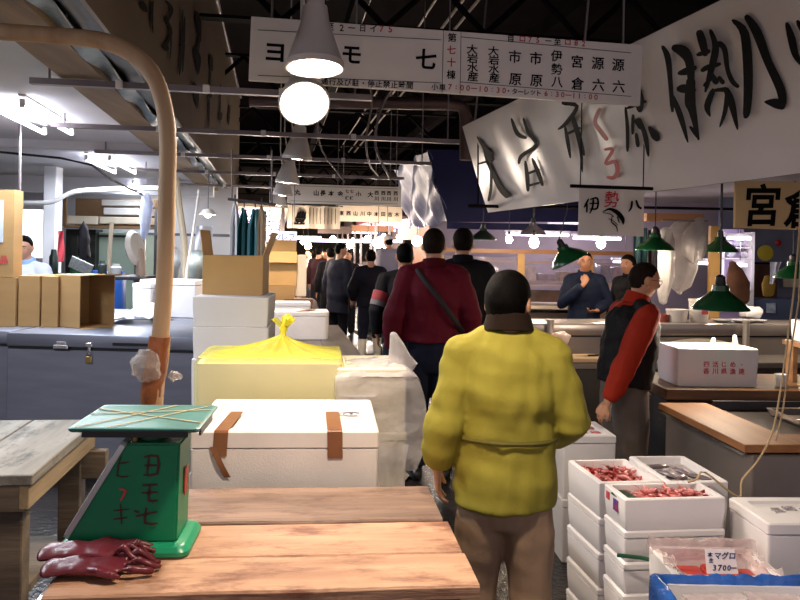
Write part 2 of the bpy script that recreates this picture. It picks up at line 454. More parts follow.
# ---------------------------------------------------------------- top sign board
c0 = P(248.5, 80, 4.42); c1 = P(640, 105.5, 4.66)
ex = (c1-c0); Wd = ex.length; ex.normalize()
SG = Plane(c0, ex, (0, 0, 1)); HT = .362
rz = atan2(ex.y, ex.x)
t = thing('hanging_sign', 'large white hanging sign board with block numbers and stall names over the aisle', 'sign', SG.at(Wd/2, 0), rz)
part('board', MB().poly([SG.at(0, 0), SG.at(Wd, 0), SG.at(Wd, HT), SG.at(0, HT)], SG.n*-.03), mat('sign_white', '#e6e2df', .5, 0, .03, 2), t, True)
bl, rd = MB(), MB()
def sgt(mb, txt, px, py, size, sx=1., bold=.012):
    u, v, tt = SG.uv(px, py); put_text(mb, SG, txt, u, v, size*tt/FPX, sx, bold)
def z2(x, y): return 230+x/3, y/3
def z3(x, y): return 440+x/3, y/3
for txt, x, y, s, k in (('ヨ', 135, 158, 66, 1.05), ('モ', 365, 165, 62, 1.0), ('七', 588, 177, 62, 1.0)): sgt(bl, txt, *z2(x, y), s/3*1.05, k, .025)
for txt, x, y, s in (('至', 300, 80, 24), ('2', 335, 84, 26), ('ー', 365, 84, 24), ('日', 398, 85, 22), ('イ', 430, 86, 24)): sgt(bl, txt, *z2(x, y), s/3*1.05)
for txt, x, y, s in (('7', 455, 87, 26), ('5', 481, 88, 26)): sgt(rd, txt, *z2(x, y), s/3*1.05)
for txt, x, y, m in (('第', 666, 113, bl), ('七', 664, 150, rd), ('十', 664, 187, rd), ('棟', 663, 224, bl)): sgt(m, txt, *z2(x, y), 28/3)
for k, ch in enumerate('通行及び駐・停止禁止時間'): sgt(bl, ch, *z2(284+k*23.2, 244+k*1.15), 22/3)
for k, ch in enumerate('小車'): sgt(bl, ch, *z2(614+k*23, 261+k), 21/3)
for k, ch in enumerate('7:00ー10:30'): sgt(rd, ch, *z3(30+k*18, 261+k*1.2), 23/3)
for k, ch in enumerate('・ターレット'): sgt(bl, ch, *z3(205+k*18.3, 273+k*1.3), 20/3)
for k, ch in enumerate('6:30ー11:00'): sgt(rd, ch, *z3(318+k*16.6, 281+k*1.2), 22/3)
for txt, x, y, m in (('自', 212, 115, bl), ('ロ', 247, 117, rd), ('7', 270, 119, rd), ('5', 293, 121, rd), ('ー', 325, 123, bl), ('至', 352, 125, bl), ('ロ', 383, 127, rd), ('8', 408, 129, rd), ('2', 430, 131, rd)): sgt(m, txt, *z3(x, y), 23/3)
for k, nm in enumerate(('大岩水産', '大岩水産', '市原', '市原', '伊勢八', '宮倉', '源六', '源六')):
    x = (99, 163, 227, 290, 352, 414, 476, 537)[k]
    yt, yb = 148+k*5, 230+k*4.2
    n = len(nm)
    for i, ch in enumerate(nm):
        y = yt + (yb-yt)*(i/(n-1)) + (12 if n == 2 and i == 0 else 0)
        sgt(bl, ch, *z3(x-(1-i/n)*3, y), {4: 30, 3: 36, 2: 40}[n]/3, 1.15 if n == 4 else 1.0, .006 if ch == '勢' else .012)
def sgl(x0, y0, x1, y1, w=1.):
    a = SG.uv(x0, y0); b = SG.uv(x1, y1); brush(bl, SG, [(a[0], a[1], w*a[2]/FPX), (b[0], b[1], w*b[2]/FPX)], .002, 1)
sgl(258, 30, 441, 40); sgl(258, 75.5, 441, 83); sgl(443.5, 28.5, 442, 93, .8); sgl(461, 29.5, 460, 94, .8); sgl(461, 37, 631, 53); sgl(460, 82, 631, 96.5)
part('lettering', bl, M_ink, t, True); part('red_lettering', rd, M_red, t, True, 'red lettering')
for s in (-.9, .9): part('hanger_rod', MB().tube([SG.at(Wd/2*(1+s), HT-.02, -.015), SG.at(Wd/2*(1+s), HT-.02, -.015)+V((0, 0, 1.6))], .008, 6), M_gal, t, True)
# ---------------------------------------------------------------- big white banner above the right stalls
Yf = 8.7
TL = P(460, 128, Yf); BLc = P(488, 212.5, Yf)
bd = V((-.235, 1, 0)).normalized()
BB = Plane(BLc, -bd, TL-BLc)
if BB.n.dot(V((-1, 0, 0))) < 0: BB.n = -BB.n
bt = thing('shop_banner', 'huge white vinyl banner with black and red brush calligraphy tilted over the right stalls', 'banner', V((BLc.x, BLc.y, BLc.z)))
HB = (TL-BLc).length; LBN = 5.6
def bb(a, b):
    return BB.at(a*LBN, b*HB, .012*sin(a*23)*sin(b*3)+.006*sin(a*57+b*4))
mb = MB().grid(bb, 80, 8, .03)
mwb = mat('white_vinyl', '#ebe4e2', .27, 0, .03, 1.5, .12, 5)
part('sheet', mb, mwb, bt, True)
mb = MB()
SK3 = [[(118, 408, 6), (142, 446, 13), (150, 480, 12), (186, 560, 16), (214, 588, 20)], [(142, 440, 6), (158, 462, 12), (148, 492, 9)], [(160, 500, 8), (160, 560, 9), (152, 602, 9)], [(120, 490, 6), (165, 478, 8)],
       [(222, 352, 7), (240, 398, 13), (268, 412, 9)], [(258, 352, 7), (274, 396, 11), (296, 432, 10), (252, 466, 12), (244, 490, 6)], [(264, 480, 8), (270, 530, 13), (272, 572, 9)], [(284, 472, 8), (304, 520, 13), (316, 556, 8)], [(266, 520, 8), (306, 505, 8)], [(268, 556, 7), (308, 545, 7)],
       [(374, 306, 14), (420, 316, 12), (388, 366, 12), (362, 386, 5)], [(384, 376, 7), (392, 420, 12), (400, 472, 6)], [(404, 340, 12), (424, 400, 16), (442, 464, 8)], [(418, 392, 8), (432, 450, 10), (436, 514, 5)], [(388, 400, 8), (430, 380, 8)],
       [(566, 318, 7), (572, 380, 11), (572, 452, 9)], [(602, 250, 14), (608, 300, 28), (610, 334, 12)], [(570, 322, 10), (630, 300, 9)], [(590, 340, 10), (588, 400, 9)], [(600, 352, 22), (618, 384, 18)], [(612, 360, 10), (628, 410, 15), (636, 466, 7)], [(598, 396, 10), (604, 438, 13)], [(636, 376, 8), (656, 404, 25), (664, 420, 10)]]
strokes_px(mb, BB, SK3, 440, 0, 3, .025)
SK4 = [[(262, 178, 12), (284, 220, 25), (294, 300, 20), (304, 444, 16)], [(300, 370, 14), (336, 460, 24), (366, 566, 8)], [(302, 184, 22), (346, 200, 46), (372, 240, 36), (380, 320, 28)], [(326, 290, 12), (362, 280, 30), (402, 262, 16)], [(322, 352, 16), (352, 350, 36), (400, 356, 12)], [(380, 300, 34), (376, 400, 44), (386, 440, 32), (410, 556, 10)], [(374, 500, 8), (396, 524, 20), (412, 552, 8)],
       [(410, 116, 26), (424, 160, 34), (438, 220, 24)], [(456, 112, 14), (478, 180, 26), (466, 250, 28), (436, 364, 12)], [(402, 216, 16), (456, 198, 22)], [(486, 166, 24), (514, 190, 22), (526, 270, 18), (546, 320, 20), (572, 344, 14)], [(420, 280, 14), (448, 264, 22), (500, 250, 14)], [(452, 278, 16), (486, 330, 28)], [(490, 300, 14), (512, 330, 20)], [(470, 350, 20), (444, 420, 26), (456, 462, 6)], [(516, 346, 20), (540, 400, 30), (566, 514, 10)], [(526, 360, 18), (516, 440, 18), (494, 504, 6)], [(470, 356, 12), (530, 352, 22)], [(430, 340, 14), (470, 300, 16)],
       [(546, 74, 14), (596, 130, 36), (610, 300, 38), (604, 440, 30), (592, 464, 12)], [(600, 56, 22), (644, 120, 38), (690, 240, 34), (740, 350, 36), (750, 420, 28)], [(756, 424, 26), (720, 408, 40), (674, 402, 8)], [(764, 84, 16), (784, 150, 32), (800, 215, 26), (830, 260, 10)], [(806, 76, 18), (850, 150, 30)]]
strokes_px(mb, BB, SK4, 600, 0, 4, .025)
part('lettering', mb, M_ink, bt, True)
mb = MB()
strokes_px(mb, BB, [[(462, 300, 8), (482, 303, 6)], [(490, 322, 12), (474, 362, 12), (492, 392, 14), (512, 418, 12)], [(502, 446, 8), (528, 446, 11), (505, 488, 9), (534, 482, 13), (542, 510, 13), (530, 530, 12), (508, 528, 8)]], 440, 0, 3, .025)
part('red_lettering', mb, M_red, bt, True, 'red lettering')
for b in (0.01, .99): part('edge_pipe', MB().tube([BB.at(0, b*HB, -.05), BB.at(LBN, b*HB, -.05)], .022, 8), M_gal, bt, True)
for a in (.05, .5, .95): part('stay_rod', MB().tube([BB.at(a*LBN, HB*.98, -.05), BB.at(a*LBN, HB*.98, -.05)+V((.15, 0, 2.0))], .012, 6), M_gal, bt, True)
# ---------------------------------------------------------------- small fish banner
def rod_sign(px0, py0, px1, py1, Y, yaw=YAW):
    o = P(px0, py1, Y); w = (px1-px0)*Y/FPX/cos(yaw)
    h = (py1-py0)*Y/FPX
    return Plane(o, (cos(yaw), sin(yaw), 0), (0, 0, 1)), w, h
FB, w, h = rod_sign(578, 188, 647, 235, 5.25)
t = thing('fish_banner', 'small white cloth banner with a leaping fish drawing below the huge banner', 'banner', FB.at(w/2, 0), YAW)
part('cloth', MB().grid(lambda a, b: FB.at(a*w, b*h, .006*sin(a*9+b*2)), 16, 8, .006), mat('white_cloth', '#d9d4cf', .7, 0, .03, 4), t, True)
part('rod', MB().tube([FB.at(-.06, h+.012, 0), FB.at(w+.06, h+.012, 0)], .012, 8), M_girder, t, True)
for a in (.02, .98): part('hanging_cord', MB().tube([FB.at(a*w, h+.012), FB.at(a*w, h+.75)], .004, 5), M_girder, t, True)
mb, m2 = MB(), MB()
for st in ([(.14, .78, .02), (.10, .66, .03), (.07, .58, .015)], [(.115, .68, .03), (.115, .48, .025)], [(.16, .76, .02), (.27, .79, .03), (.27, .58, .03), (.16, .56, .02)], [(.15, .67, .02), (.30, .69, .02)], [(.21, .77, .03), (.20, .60, .03), (.16, .46, .015)], [(.80, .76, .03), (.79, .62, .03), (.75, .52, .015)], [(.86, .78, .03), (.90, .64, .035), (.95, .60, .03)]):
    brush(mb, FB, [(w*a, h*b, w*c) for a, b, c in st], .012)
put_text(m2, FB, '勢', w*.49, h*.78, w*.25, .9, .006, 0, .1, .012)
def fbp(x, y, wd): return (w*(.1+.85*x), h*y, w*wd*.55)
for st in ([(.30, .50, .02), (.42, .57, .06), (.56, .50, .12), (.66, .36, .11), (.67, .24, .02)], [(.30, .49, .015), (.44, .46, .02), (.5, .40, .02)], [(.48, .44, .02), (.46, .30, .03), (.55, .20, .035), (.57, .08, .015)], [(.40, .36, .015), (.48, .33, .02), (.58, .22, .02)], [(.56, .42, .03), (.60, .28, .03)]):
    brush(mb, FB, [fbp(*q) for q in st], .012)
part('drawing', mb, M_ink, t, True); part('red_lettering', m2, M_red, t, True, 'red lettering')
# ---------------------------------------------------------------- cream wooden sign
CB, w, h = rod_sign(735, 180, 835, 228, 4.9)
t = thing('shop_sign', 'cream wooden sign with two big black characters hanging under the white banner', 'sign', CB.at(w/2, 0), YAW)
part('board', MB().box((0, .012, h/2), (w, .024, h), .003), mat('cream_board', '#d9b981', .5, 0, .05, 3, .05, 20), t)
mb = MB(); put_text(mb, CB, '宮', w*.29, h*.5, h*.92, .95, .022, .03, .1, .004); put_text(mb, CB, '倉', w*.74, h*.5, h*.95, .95, .022, .03, .1, .004)
part('lettering', mb, M_ink, t, True)
part('hanging_pipe', MB().tube([CB.at(-.13, h+.1), CB.at(w+.15, h+.1)], .022, 10), mat('beige_pipe', '#b7a58f', .45, .2), t, True)
for a in (.06, .9): part('hook', MB().tube([CB.at(a*w, h), CB.at(a*w, h+.1)], .006, 6), M_girder, t, True)
for a in (-.1, w+.1): part('hanger_rod', MB().tube([CB.at(a, h+.1), CB.at(a, h+.75)], .01, 6), M_gal, t, True)
# ---------------------------------------------------------------- navy awning board of the next stall, film on its aisle side
Yn = 11.5
q = [P(427, 150, Yn), P(468, 150, Yn), P(640, 152, Yn), P(640, 222, Yn), P(447, 222, Yn)]
t = thing('stall_awning', 'dark navy awning box of the stall beyond the white banner, silvery film on its side', 'awning', V((q[4].x, Yn, q[4].z)))
part('front_board', MB().poly(q, (0, .08, 0)), mat('navy_tarp', '#171a48', .6, 0, .1, 2, spec=.2), t, True)
e0, e1 = q[0], q[4]; dd = AD*3.2
part('side_film', MB().grid(lambda a, b: e1.lerp(e0, b)+dd*a+V((.05*sin(b*9+a*13)+.03*sin(a*31), 0, .03*sin(a*17+b*3))), 24, 20, .01), mat('silver_film', '#8088aa', .38, .0, .3, 4, .22, 9, (1, 1, .15), col2='#3a4270'), t, True)
part('fringe', MB().grid(lambda a, b: P(447, 222, Yn-.02)+V((a*2.9, .01*sin(a*60), -.10+.1*b)), 60, 2, .008), MATS['navy_tarp'], t, True)
# ---------------------------------------------------------------- far sign boards over the aisle
FS, w, h = rod_sign(287, 183.5, 401, 203, 11.5)
t = thing('hanging_sign', 'smaller white sign board over the aisle beyond the lamps', 'sign', FS.at(w/2, 0), YAW)
part('board', MB().box((0, .015, h/2), (w, .03, h), .003), MATS['sign_white'], t)
mb = MB()
for x, ch in ((.09, '丸'), (.25, '山'), (.31, '長'), (.38, '本'), (.46, '金'), (.62, '小'), (.725, '大')): put_text(mb, FS, ch, w*x, h*.56, h*.3, 1, .03)
for x in (.78, .84, .89, .95):
    put_text(mb, FS, '西', w*x, h*.66, h*.24, 1, .03); put_text(mb, FS, '川', w*x, h*.36, h*.24, 1, .03)
for x in (.52, .56): put_text(mb, FS, '七', w*x, h*.7, h*.2, 1, .03); put_text(mb, FS, '棟', w*x, h*.35, h*.2, 1, .03)
brush(mb, FS, [(w*.03, h*.12, .008), (w*.97, h*.12, .008)], .002, 1); brush(mb, FS, [(w*.03, h*.9, .008), (w*.97, h*.9, .008)], .002, 1)
part('lettering', mb, M_ink, t, True)
for s in (-.8, .8): part('hanger_rod', MB().tube([(s*w/2, .02, h), (s*w/2, .02, 1.7)], .008, 6), M_gal, t)
FS2, w, h = rod_sign(336, 205, 402, 221, 17)
t = thing('hanging_sign', 'farthest pale sign board, low behind the smaller white one', 'sign', FS2.at(w/2, 0), YAW)
part('board', MB().box((0, .015, h/2), (w, .03, h), .003), mat('sign_beige', '#c7b8a8', .6, 0, .05), t)
mb = MB()
for k in range(9): put_text(mb, FS2, '東西山川中本田吉木'[k], w*(.08+.105*k), h*.5, h*.3, 1, .03)
part('lettering', mb, M_ink, t, True)
for s in (-.8, .8): part('hanger_rod', MB().tube([(s*w/2, .02, h), (s*w/2, .02, 1.7)], .01, 6), M_gal, t)
# white banner with hanging price strips above the far left stalls
HBn, w, h = rod_sign(287, 205, 339, 228, 13.5)
t = thing('shop_banner', 'cream banner with black writing hanging beneath the smaller sign board', 'banner', HBn.at(w/2, 0), YAW)
part('cloth', MB().grid(lambda a, b: HBn.at(a*w, b*h, .03*sin(a*20)), 30, 4, .01), mat('cream_cloth', '#cfc0ab', .7, 0, .1, 5), t, True)
mb = MB(); put_text(mb, HBn, '豊', w*.25, h*.45, h*.6, .8, .04, 0, .2, .04)
for k in range(8): brush(mb, HBn, [(w*(.42+.07*k), h*.9, .02), (w*(.42+.07*k), h*.2, .015)], .04, 1)
part('lettering', mb, M_ink, t, True)
part('rod', MB().tube([HBn.at(-.05, h), HBn.at(w+.05, h)], .012, 8), M_gal, t, True)
for a in (.05, .95): part('hanger_rod', MB().tube([HBn.at(a*w, h), HBn.at(a*w, h+1.5)], .008, 6), M_gal, t, True)
# ---------------------------------------------------------------- white reflector lamps in a row along the aisle
M_lampw = mat('lamp_enamel', '#d9d3cf', .4, 0, .02)
M_spotb = glow('reflector_bulb', '#fff1e2', 26)
LAMPS = []
def aisle_lamp(loc, tilt, az, lb):
    """white cone reflector pointing down along its local -z, tilted"""
    t = thing('reflector_lamp', lb, 'lamp', loc, 0, 'white reflector lamps over the aisle')
    R = Matrix.Rotation(az, 4, 'Z') @ Matrix.Rotation(tilt, 4, 'X')
    cone = MB().lathe([(.04, .20), (.055, .195), (.065, .12), (.125, -.06), (.134, -.07), (.134, -.098), (.126, -.098), (.120, -.072), (.058, .11), (.04, .115)], 28, R)
    s = part('shade', cone, M_lampw, t)
    part('bulb', MB().lathe([(.02, .09), (.055, .06), (.088, -.055), (.076, -.085), (.045, -.1), (.01, -.105)], 24, R), M_spotb, t)
    part('socket', MB().lathe([(.038, .2), (.042, .2), (.042, .3), (.02, .315)], 16, R), M_lampw, t)
    top = R @ V((0, 0, .31))
    part('cord', MB().tube([top, top+V((.02, .02, .15)), V((top.x*.3, top.y*.3, .75)), V((0, 0, 2.0-(loc[2]-2.6)))], .008, 6), M_white, t)
    part('clamp', MB().box(R @ V((.04, 0, .27)), (.05, .03, .07), .006), M_dsteel, t)
    LAMPS.append((V(loc), R))
aisle_lamp(P(315, 48, 3.55), radians(-6), radians(12), 'white cone lamp nearest to the camera, in front of the top sign board')
aisle_lamp(P(303, 94, 4.1), radians(-48), radians(14), 'white lamp glaring straight out below the top sign board')
aisle_lamp(P(298, 148, 7.0), radians(8), radians(40), 'white cone lamp hanging third in the row, below the sign board')
aisle_lamp(P(288, 174, 8.6), radians(6), radians(60), 'white cone lamp hanging fourth in the row')
aisle_lamp(P(283, 188, 10.2), radians(6), radians(60), 'white cone lamp hanging fifth in the row')
aisle_lamp(P(279, 199, 12.0), radians(6), radians(60), 'white cone lamp hanging farthest in the row')
aisle_lamp((.1, 2.0, 2.62), radians(8), 0, 'white cone lamp above the plank table')
OFFICE_TUBES = []; POINTS = []
# ================================================================ generic boxes
def foam_box(label, loc, rz, w, d, h, group=None, lid=True, m=None, open_=False, wall=.03, name='foam_box', lidh=.045, r=.012, dots=True):
    m = m or M_foam
    t = thing(name, label, 'box', loc, rz, group)
    hx, hy = w/2, d/2
    if open_:
        part('body', MB().rr([(hx*.95, hy*.95, 0, r), (hx*.965, hy*.965, .004, r), (hx, hy, h*.62, r), (hx, hy, h-.004, r), (hx-.004, hy-.004, h, r), (hx-wall, hy-wall, h, r), (hx-wall-.003, hy-wall-.003, h-.01, r), (hx-wall-.006, hy-wall-.006, wall, r)]), m, t)
    else:
        hb = h-(lidh if lid else 0)
        part('body', MB().rr([(hx-.012, hy-.012, 0, r), (hx-.008, hy-.008, .005, r), (hx-.003, hy-.003, hb*.6, r), (hx-.002, hy-.002, hb-.003, r), (hx-.012, hy-.012, hb, r)]), m, t)
        if lid:
            part('lid', MB().rr([(hx-.014, hy-.014, hb+.001, r), (hx, hy, hb+.005, r), (hx, hy, h-.006, r), (hx-.006, hy-.006, h, r), (hx-.05, hy-.05, h, r), (hx-.058, hy-.058, h-.012, r)]), m, t)
    return t
def rim_notches(t, w, d, h, m):
    pass
def carton(label, loc, rz, w, d, h, flaps=(0, 0, 0, 0), m=None, group=None, lay=None, name='carton', closed=False):
    """cardboard box; flaps are angles from straight up, outwards (None: no flap) for +x, +y, -x, -y"""
    m = m or M_card
    t = thing(name, label, 'box', loc, rz, group)
    hx, hy = w/2, d/2
    R = lay if lay is not None else Matrix()
    if closed:
        part('body', MB().rr([(hx, hy, 0, .004), (hx, hy, h, .004)], 2).move(R), m, t)
        part('tape', MB().box((0, 0, h+.001), (w+.002, .05, .002)).move(R), mat('brown_tape', '#a07742', .3, 0, .05), t)
        return t
    part('body', MB().rr([(hx, hy, 0, .003), (hx, hy, h, .003), (hx-.006, hy-.006, h, .003), (hx-.006, hy-.006, .006, .003)], 2).move(R), m, t)
    for k, a in enumerate(flaps):
        if a is None: continue
        ln = (d if k % 2 == 0 else w)/2*.9; wd = (d if k % 2 == 0 else w)
        fl = min(hx, hy)
        M = Matrix.Rotation(k*pi/2, 4, 'Z') @ Matrix.Translation(((hx if k % 2 == 0 else hy)-.003, 0, h)) @ Matrix.Rotation(radians(a), 4, 'Y')
        part('flap', MB().box((0, 0, fl/2), (.006, wd-.004, fl)).move(R @ M), m, t)
    return t
# ================================================================ left stall: steel chest freezers
def freezer(label, x0, x1, y, d, rz, locks=False):
    w = x1-x0
    t = thing('chest_freezer', label, 'freezer', ((x0+x1)/2, y+d/2, 0), rz, 'steel chest freezers of the left stall')
    part('body', MB().box((0, 0, .5), (w-.01, d, .9), .008), M_steel, t)
    part('plinth', MB().box((0, .02, .025), (w-.06, d-.06, .05)), M_dsteel, t)
    part('lid', MB().box((0, 0, 1.015), (w-.006, d+.02, .095), .012, seg=2), M_steel, t)
    part('gasket', MB().box((0, 0, .958), (w-.02, d-.01, .02)), M_black, t)
    if locks:
        part('latch', MB().box((-.33, -d/2-.018, .972), (.11, .03, .03), .006).box((-.33, -d/2-.012, .99), (.07, .02, .04), .004), mat('chrome', '#c5c6c8', .2, .95, .03), t)
        h = MB().box((-.13, -d/2-.012, .99), (.05, .02, .03), .004).box((-.13, -d/2-.008, .95), (.02, .012, .06), .003)
        h.loft([(-.145, -d/2-.012, .91), (-.145, -d/2-.012, .93), (-.13, -d/2-.012, .945), (-.115, -d/2-.012, .93), (-.115, -d/2-.012, .91)], [.005]*5, 6)
        hp = part('hasp', h, MATS['chrome'], t)
        part('padlock', MB().box((-.13, -d/2-.012, .885), (.045, .016, .05), .005), mat('brass', '#a28a55', .3, .8, .1), hp)
        part('slot', MB().box((.18, -d/2-.011, 1.0), (.28, .01, .02)), M_black, t)
    return t
freezer('steel chest freezer at the far left under the closed cartons', -4.4, -2.76, 5.66, 1.15, radians(-3))
freezer('steel chest freezer with a latch and a padlock, behind the wooden pole', -2.75, -1.28, 5.48, 1.15, radians(-3), True)
freezer('steel chest freezer of the row behind, white boxes on its lid', -3.3, -1.28, 6.78, .9, radians(-3))
# cartons on the freezers
zt = 1.064
def Xz(px, Y): return un(px, 300)[0]*Y/FPX
carton('closed tan carton at the left picture edge on the steel freezer', (Xz(-6, 5.95), 6.05, zt), radians(5), .36, .36, .37, closed=True)
carton('narrow tan carton in the row on the freezer, second from the left edge', (Xz(32, 6.0), 6.12, zt), radians(4), .16, .40, .385, closed=True)
carton('narrow tan carton between its neighbour and the open carton on the freezer', (Xz(49, 5.95), 6.1, zt), radians(8), .12, .40, .385, closed=True)
lay = Matrix.Translation((0, 0, .2)) @ Matrix.Rotation(pi/2, 4, 'Y') @ Matrix.Translation((0, 0, -.2))
carton('open tan carton lying on its side on the freezer, dark inside', (Xz(80, 5.85), 6.02, zt), radians(-30), .40, .32, .30, flaps=(8, None, 4, None), lay=lay)
t = carton('big upright tan carton with a pale window and red print at the left edge', (Xz(-17, 5.9), 5.96, zt+.375), radians(0), .46, .14, .66, flaps=(None, None, None, None))
part('pale_window', MB().box((-.03, -.074, .42), (.36, .006, .32)), mat('pale_blue_sheet', '#c9d4e2', .3, 0, .03), t, label='pale blue window sheet')
pl = Plane((0, -.0705, 0), (1, 0, 0), (0, 0, 1)); mb = MB()
for k, ch in enumerate('冷凍品'): put_text(mb, pl, ch, .02+k*.07, .13, .07)
part('red_print', mb, M_redp, t, label='red print')
foam_box('white foam box with worn sides on the rear freezer beside the pole', (Xz(172, 6.95), 7.05, zt+.001), radians(-6), .52, .36, .33)
foam_box('white foam box at the left of the pole on the rear freezer', (Xz(147, 6.9), 7.0, zt+.001), radians(-10), .18, .34, .30)
mb = MB().grid(lambda a, b: V((Xz(112, 6.4)+a*.36, 6.25+b*.5, zt+.012+.13*max(0, sin(a*2.4))*(.4+b*.6)+.025*noise.noise((a*5, b*6, 1)))), 26, 22, .006)
single('plastic_sheet', mb, mat('milky_sheet', '#eceaf0', .3, 0, .03, 5, .5, 14), 'crumpled white plastic sheet on the freezer by the open carton', 'sheet')
# bent wooden pole
M_pole = wood('pole_wood', '#c2a583', '#a98662', 'Z', 2.4, .6, .15)
px = [(153, 452), (154, 410), (157, 372), (161, 330), (164, 290), (166, 240), (167, 190), (168, 150), (166, 118), (159, 88), (146, 65), (124, 49), (98, 40), (60, 36), (20, 33), (-25, 30)]
pp = [P(a, b, 3.06) for a, b in px]
pp[0] = V((pp[0].x, 3.06, 0.0)); pp = [pp[0]]+smooth(pp[1:], 3)
t = thing('bent_pole', 'bent wooden pole arching over to the left, brown tape around its foot', 'pole', (pp[0].x, 3.06, 0))
part('shaft', MB().loft(pp, [.034]*len(pp), 12, rnd=False), M_pole, t, True)
tp = [P(a, b, 3.06) for a, b in ((151, 404), (153, 385), (157, 362), (160, 336))]
mb = MB().loft([tp[0], tp[0].lerp(tp[1], .5), tp[1], tp[1].lerp(tp[2], .5), tp[2], tp[3]], [.04, .044, .043, .046, .044, .041], 14, rnd=False)
mb.displace(lambda c, n: .006*noise.noise(c*30))
part('tape_wrap', mb, mat('rust_tape', '#9a5a34', .28, 0, .2, 12, .6, 40), t, True, 'brown tape')
mb = MB().ball(P(146, 366, 3.02), (.055, .05, .065), 20, 14).displace(lambda c, n: .018*noise.noise(c*35))
part('film_knot', mb, film('clear_film', '#e9e4e0', .25, .12, .9, 60), t, True, 'bunched clear film')
mb = MB().ball(P(175, 376, 3.06), (.03, .03, .018), 12, 8).displace(lambda c, n: .014*noise.noise(c*45))
part('film_end', mb, MATS['clear_film'], t, True, 'loose film end')
# aisle-side things further left
single('water_pipe', MB().loft([P(176, 178, 7.9), P(179, 205, 7.9), P(184, 240, 7.9), P(185, 275, 7.9), V((P(185, 275, 7.9).x, 7.9, 0))], [.035]*5, 10, rnd=False), mat('beige_tube', '#cdbfa8', .5, 0, .06), 'beige curved standing pipe just right of the wooden pole', 'pipe')
single('prop_rod', MB().tube([P(199, 190, 7.6), P(193, 232, 7.5), P(187, 268, 7.4), P(184, 300, 7.3), V((P(182, 300, 7.2).x, 7.2, 0))], .012, 6), M_white, 'thin white rod leaning behind the hanging aprons', 'rod')
# hanging aprons
rail = MB().tube([P(228, 199, 6.1), P(276, 205, 6.1)], .012, 8).tube([P(232, 200, 6.1), P(232, 150, 6.1)], .006, 6).tube([P(272, 204, 6.1), P(272, 150, 6.1)], .006, 6)
single('clothes_rail', rail, M_gal, 'thin rail with hanging aprons above the tall cardboard box', 'rail')
def apron(px, w, ptop, pbot, m, label):
    a = P(px, ptop, 6.1); b = P(px+1, pbot, 6.1); ww = w*6.1/FPX; H = a.z-b.z
    def f(i, j):
        s = (i-.5)*ww*(.35+.65*min(1, j*2.2))
        return V((a.x+s, 6.1+.05*sin(i*11+px)*min(1, j*3)+.03, a.z-.03-j*(H-.03)+.012*sin(i*8)))
    t = thing('hanging_apron', label, 'apron', (a.x, 6.1, b.z), 0)
    part('cloth', MB().grid(f, 18, 14, .008), m, t, True)
    part('hanger_hook', MB().tube([a+V((0, .0, .03)), a+V((0, .02, .05)), a+V((0, .03, .0)), a+V((0, .03, -.05))], .005, 6), M_dsteel, t, True)
apron(234.5, 9, 201, 258, mat('white_apron', '#dfe2ea', .6, 0, .05), 'white rubber apron hanging first at the left of the rail')
apron(243.5, 12, 205, 258, mat('teal_apron', '#1f6a70', .45, 0, .12), 'dark teal rubber apron hanging in the middle of the rail')
apron(254.5, 13, 206, 258, mat('teal_blue_apron', '#3a8290', .45, 0, .14), 'lighter blue-teal apron hanging right of the dark teal one')
apron(261, 6, 204, 258, mat('beige_cloth', '#cbb496', .7, 0, .1), 'beige cloth hanging at the right end of the rail')
# ================================================================ office at the left, behind the freezers
M_owall = mat('office_wall', '#d9dbe2', .7, 0, .04, 2)
struct('wall_office', MB().box((-5.9, 13.3, 1.36), (6.2, .1, 2.72)), M_owall)
struct('column_1', MB().box((P(52, 250, 10.2).x, 10.2, 1.35), (.17, .2, 2.7), .01), mat('white_column', '#e4e6ec', .55, 0, .02), 'white office column')
wx0, wx1 = P(18, 228, 13.2).x, P(44, 228, 13.2).x
struct('window_1', MB().box(((wx0+wx1)/2, 13.22, 1.85), (wx1-wx0, .04, .8)), glow('window_daylight', '#f4f6ff', 3.2), 'bright office window')
struct('trim_1', MB().box(((wx0+wx1)/2, 13.2, 2.3), (wx1-wx0+.1, .06, .06)).box((wx0-.03, 13.2, 1.85), (.06, .06, .9)).box((wx1+.03, 13.2, 1.85), (.06, .06, .9)).box(((wx0+wx1)/2, 13.2, 1.42), (wx1-wx0+.1, .06, .06)), M_white, 'window frame')
for i, (x, lb) in enumerate(((-2.6, 'added unseen fluorescent tube above the grey work table'), (-2.95, 'left tube of the nearer twin fluorescent fixture in the left stall'), (-2.72, 'right tube of the nearer twin fluorescent fixture in the left stall'), (-3.62, 'left tube of the farther twin fluorescent fixture in the left stall'), (-3.36, 'right tube of the farther twin fluorescent fixture in the left stall'), (-4.15, 'fluorescent tube deepest in the left stall'))):
    y = (3.2, 6.0, 6.0, 9.4, 9.4, 12.2)[i]; ln = (1.35, 1.35, 1.35, 1.6, 1.6, .7)[i]  # first tube is added out of view to brighten the freezer front and foam stack
    yw = YAW
    t = thing('ceiling_lamp', lb, 'lamp', (x, y, 2.64), yw, 'fluorescent lamps of the left stall')
    part('housing', MB().box((0, 0, .075), (.045, ln, .02), .004), M_white, t)
    part('tube', MB().tube([(0, -ln/2+.03, 0), (0, ln/2-.03, 0)], .016, 10), M_tube, t)
    part('end_cap', MB().box((0, -ln/2+.02, .02), (.03, .03, .06)), M_white, t); part('end_cap', MB().box((0, ln/2-.02, .02), (.03, .03, .06)), M_white, t)
    OFFICE_TUBES.append(((x, y, 2.60), (55, 50, 50, 50, 50, 25)[i], yw))
single('ceiling_cable', MB().tube([P(0, 152, 7.7), P(60, 158, 7.7), P(92, 165, 7.7), P(112, 180, 8.2), P(143, 195, 9.2)], .012, 6), M_black, 'thin black cable sagging below the office ceiling to the plastic bag', 'cable', 'loose cables')
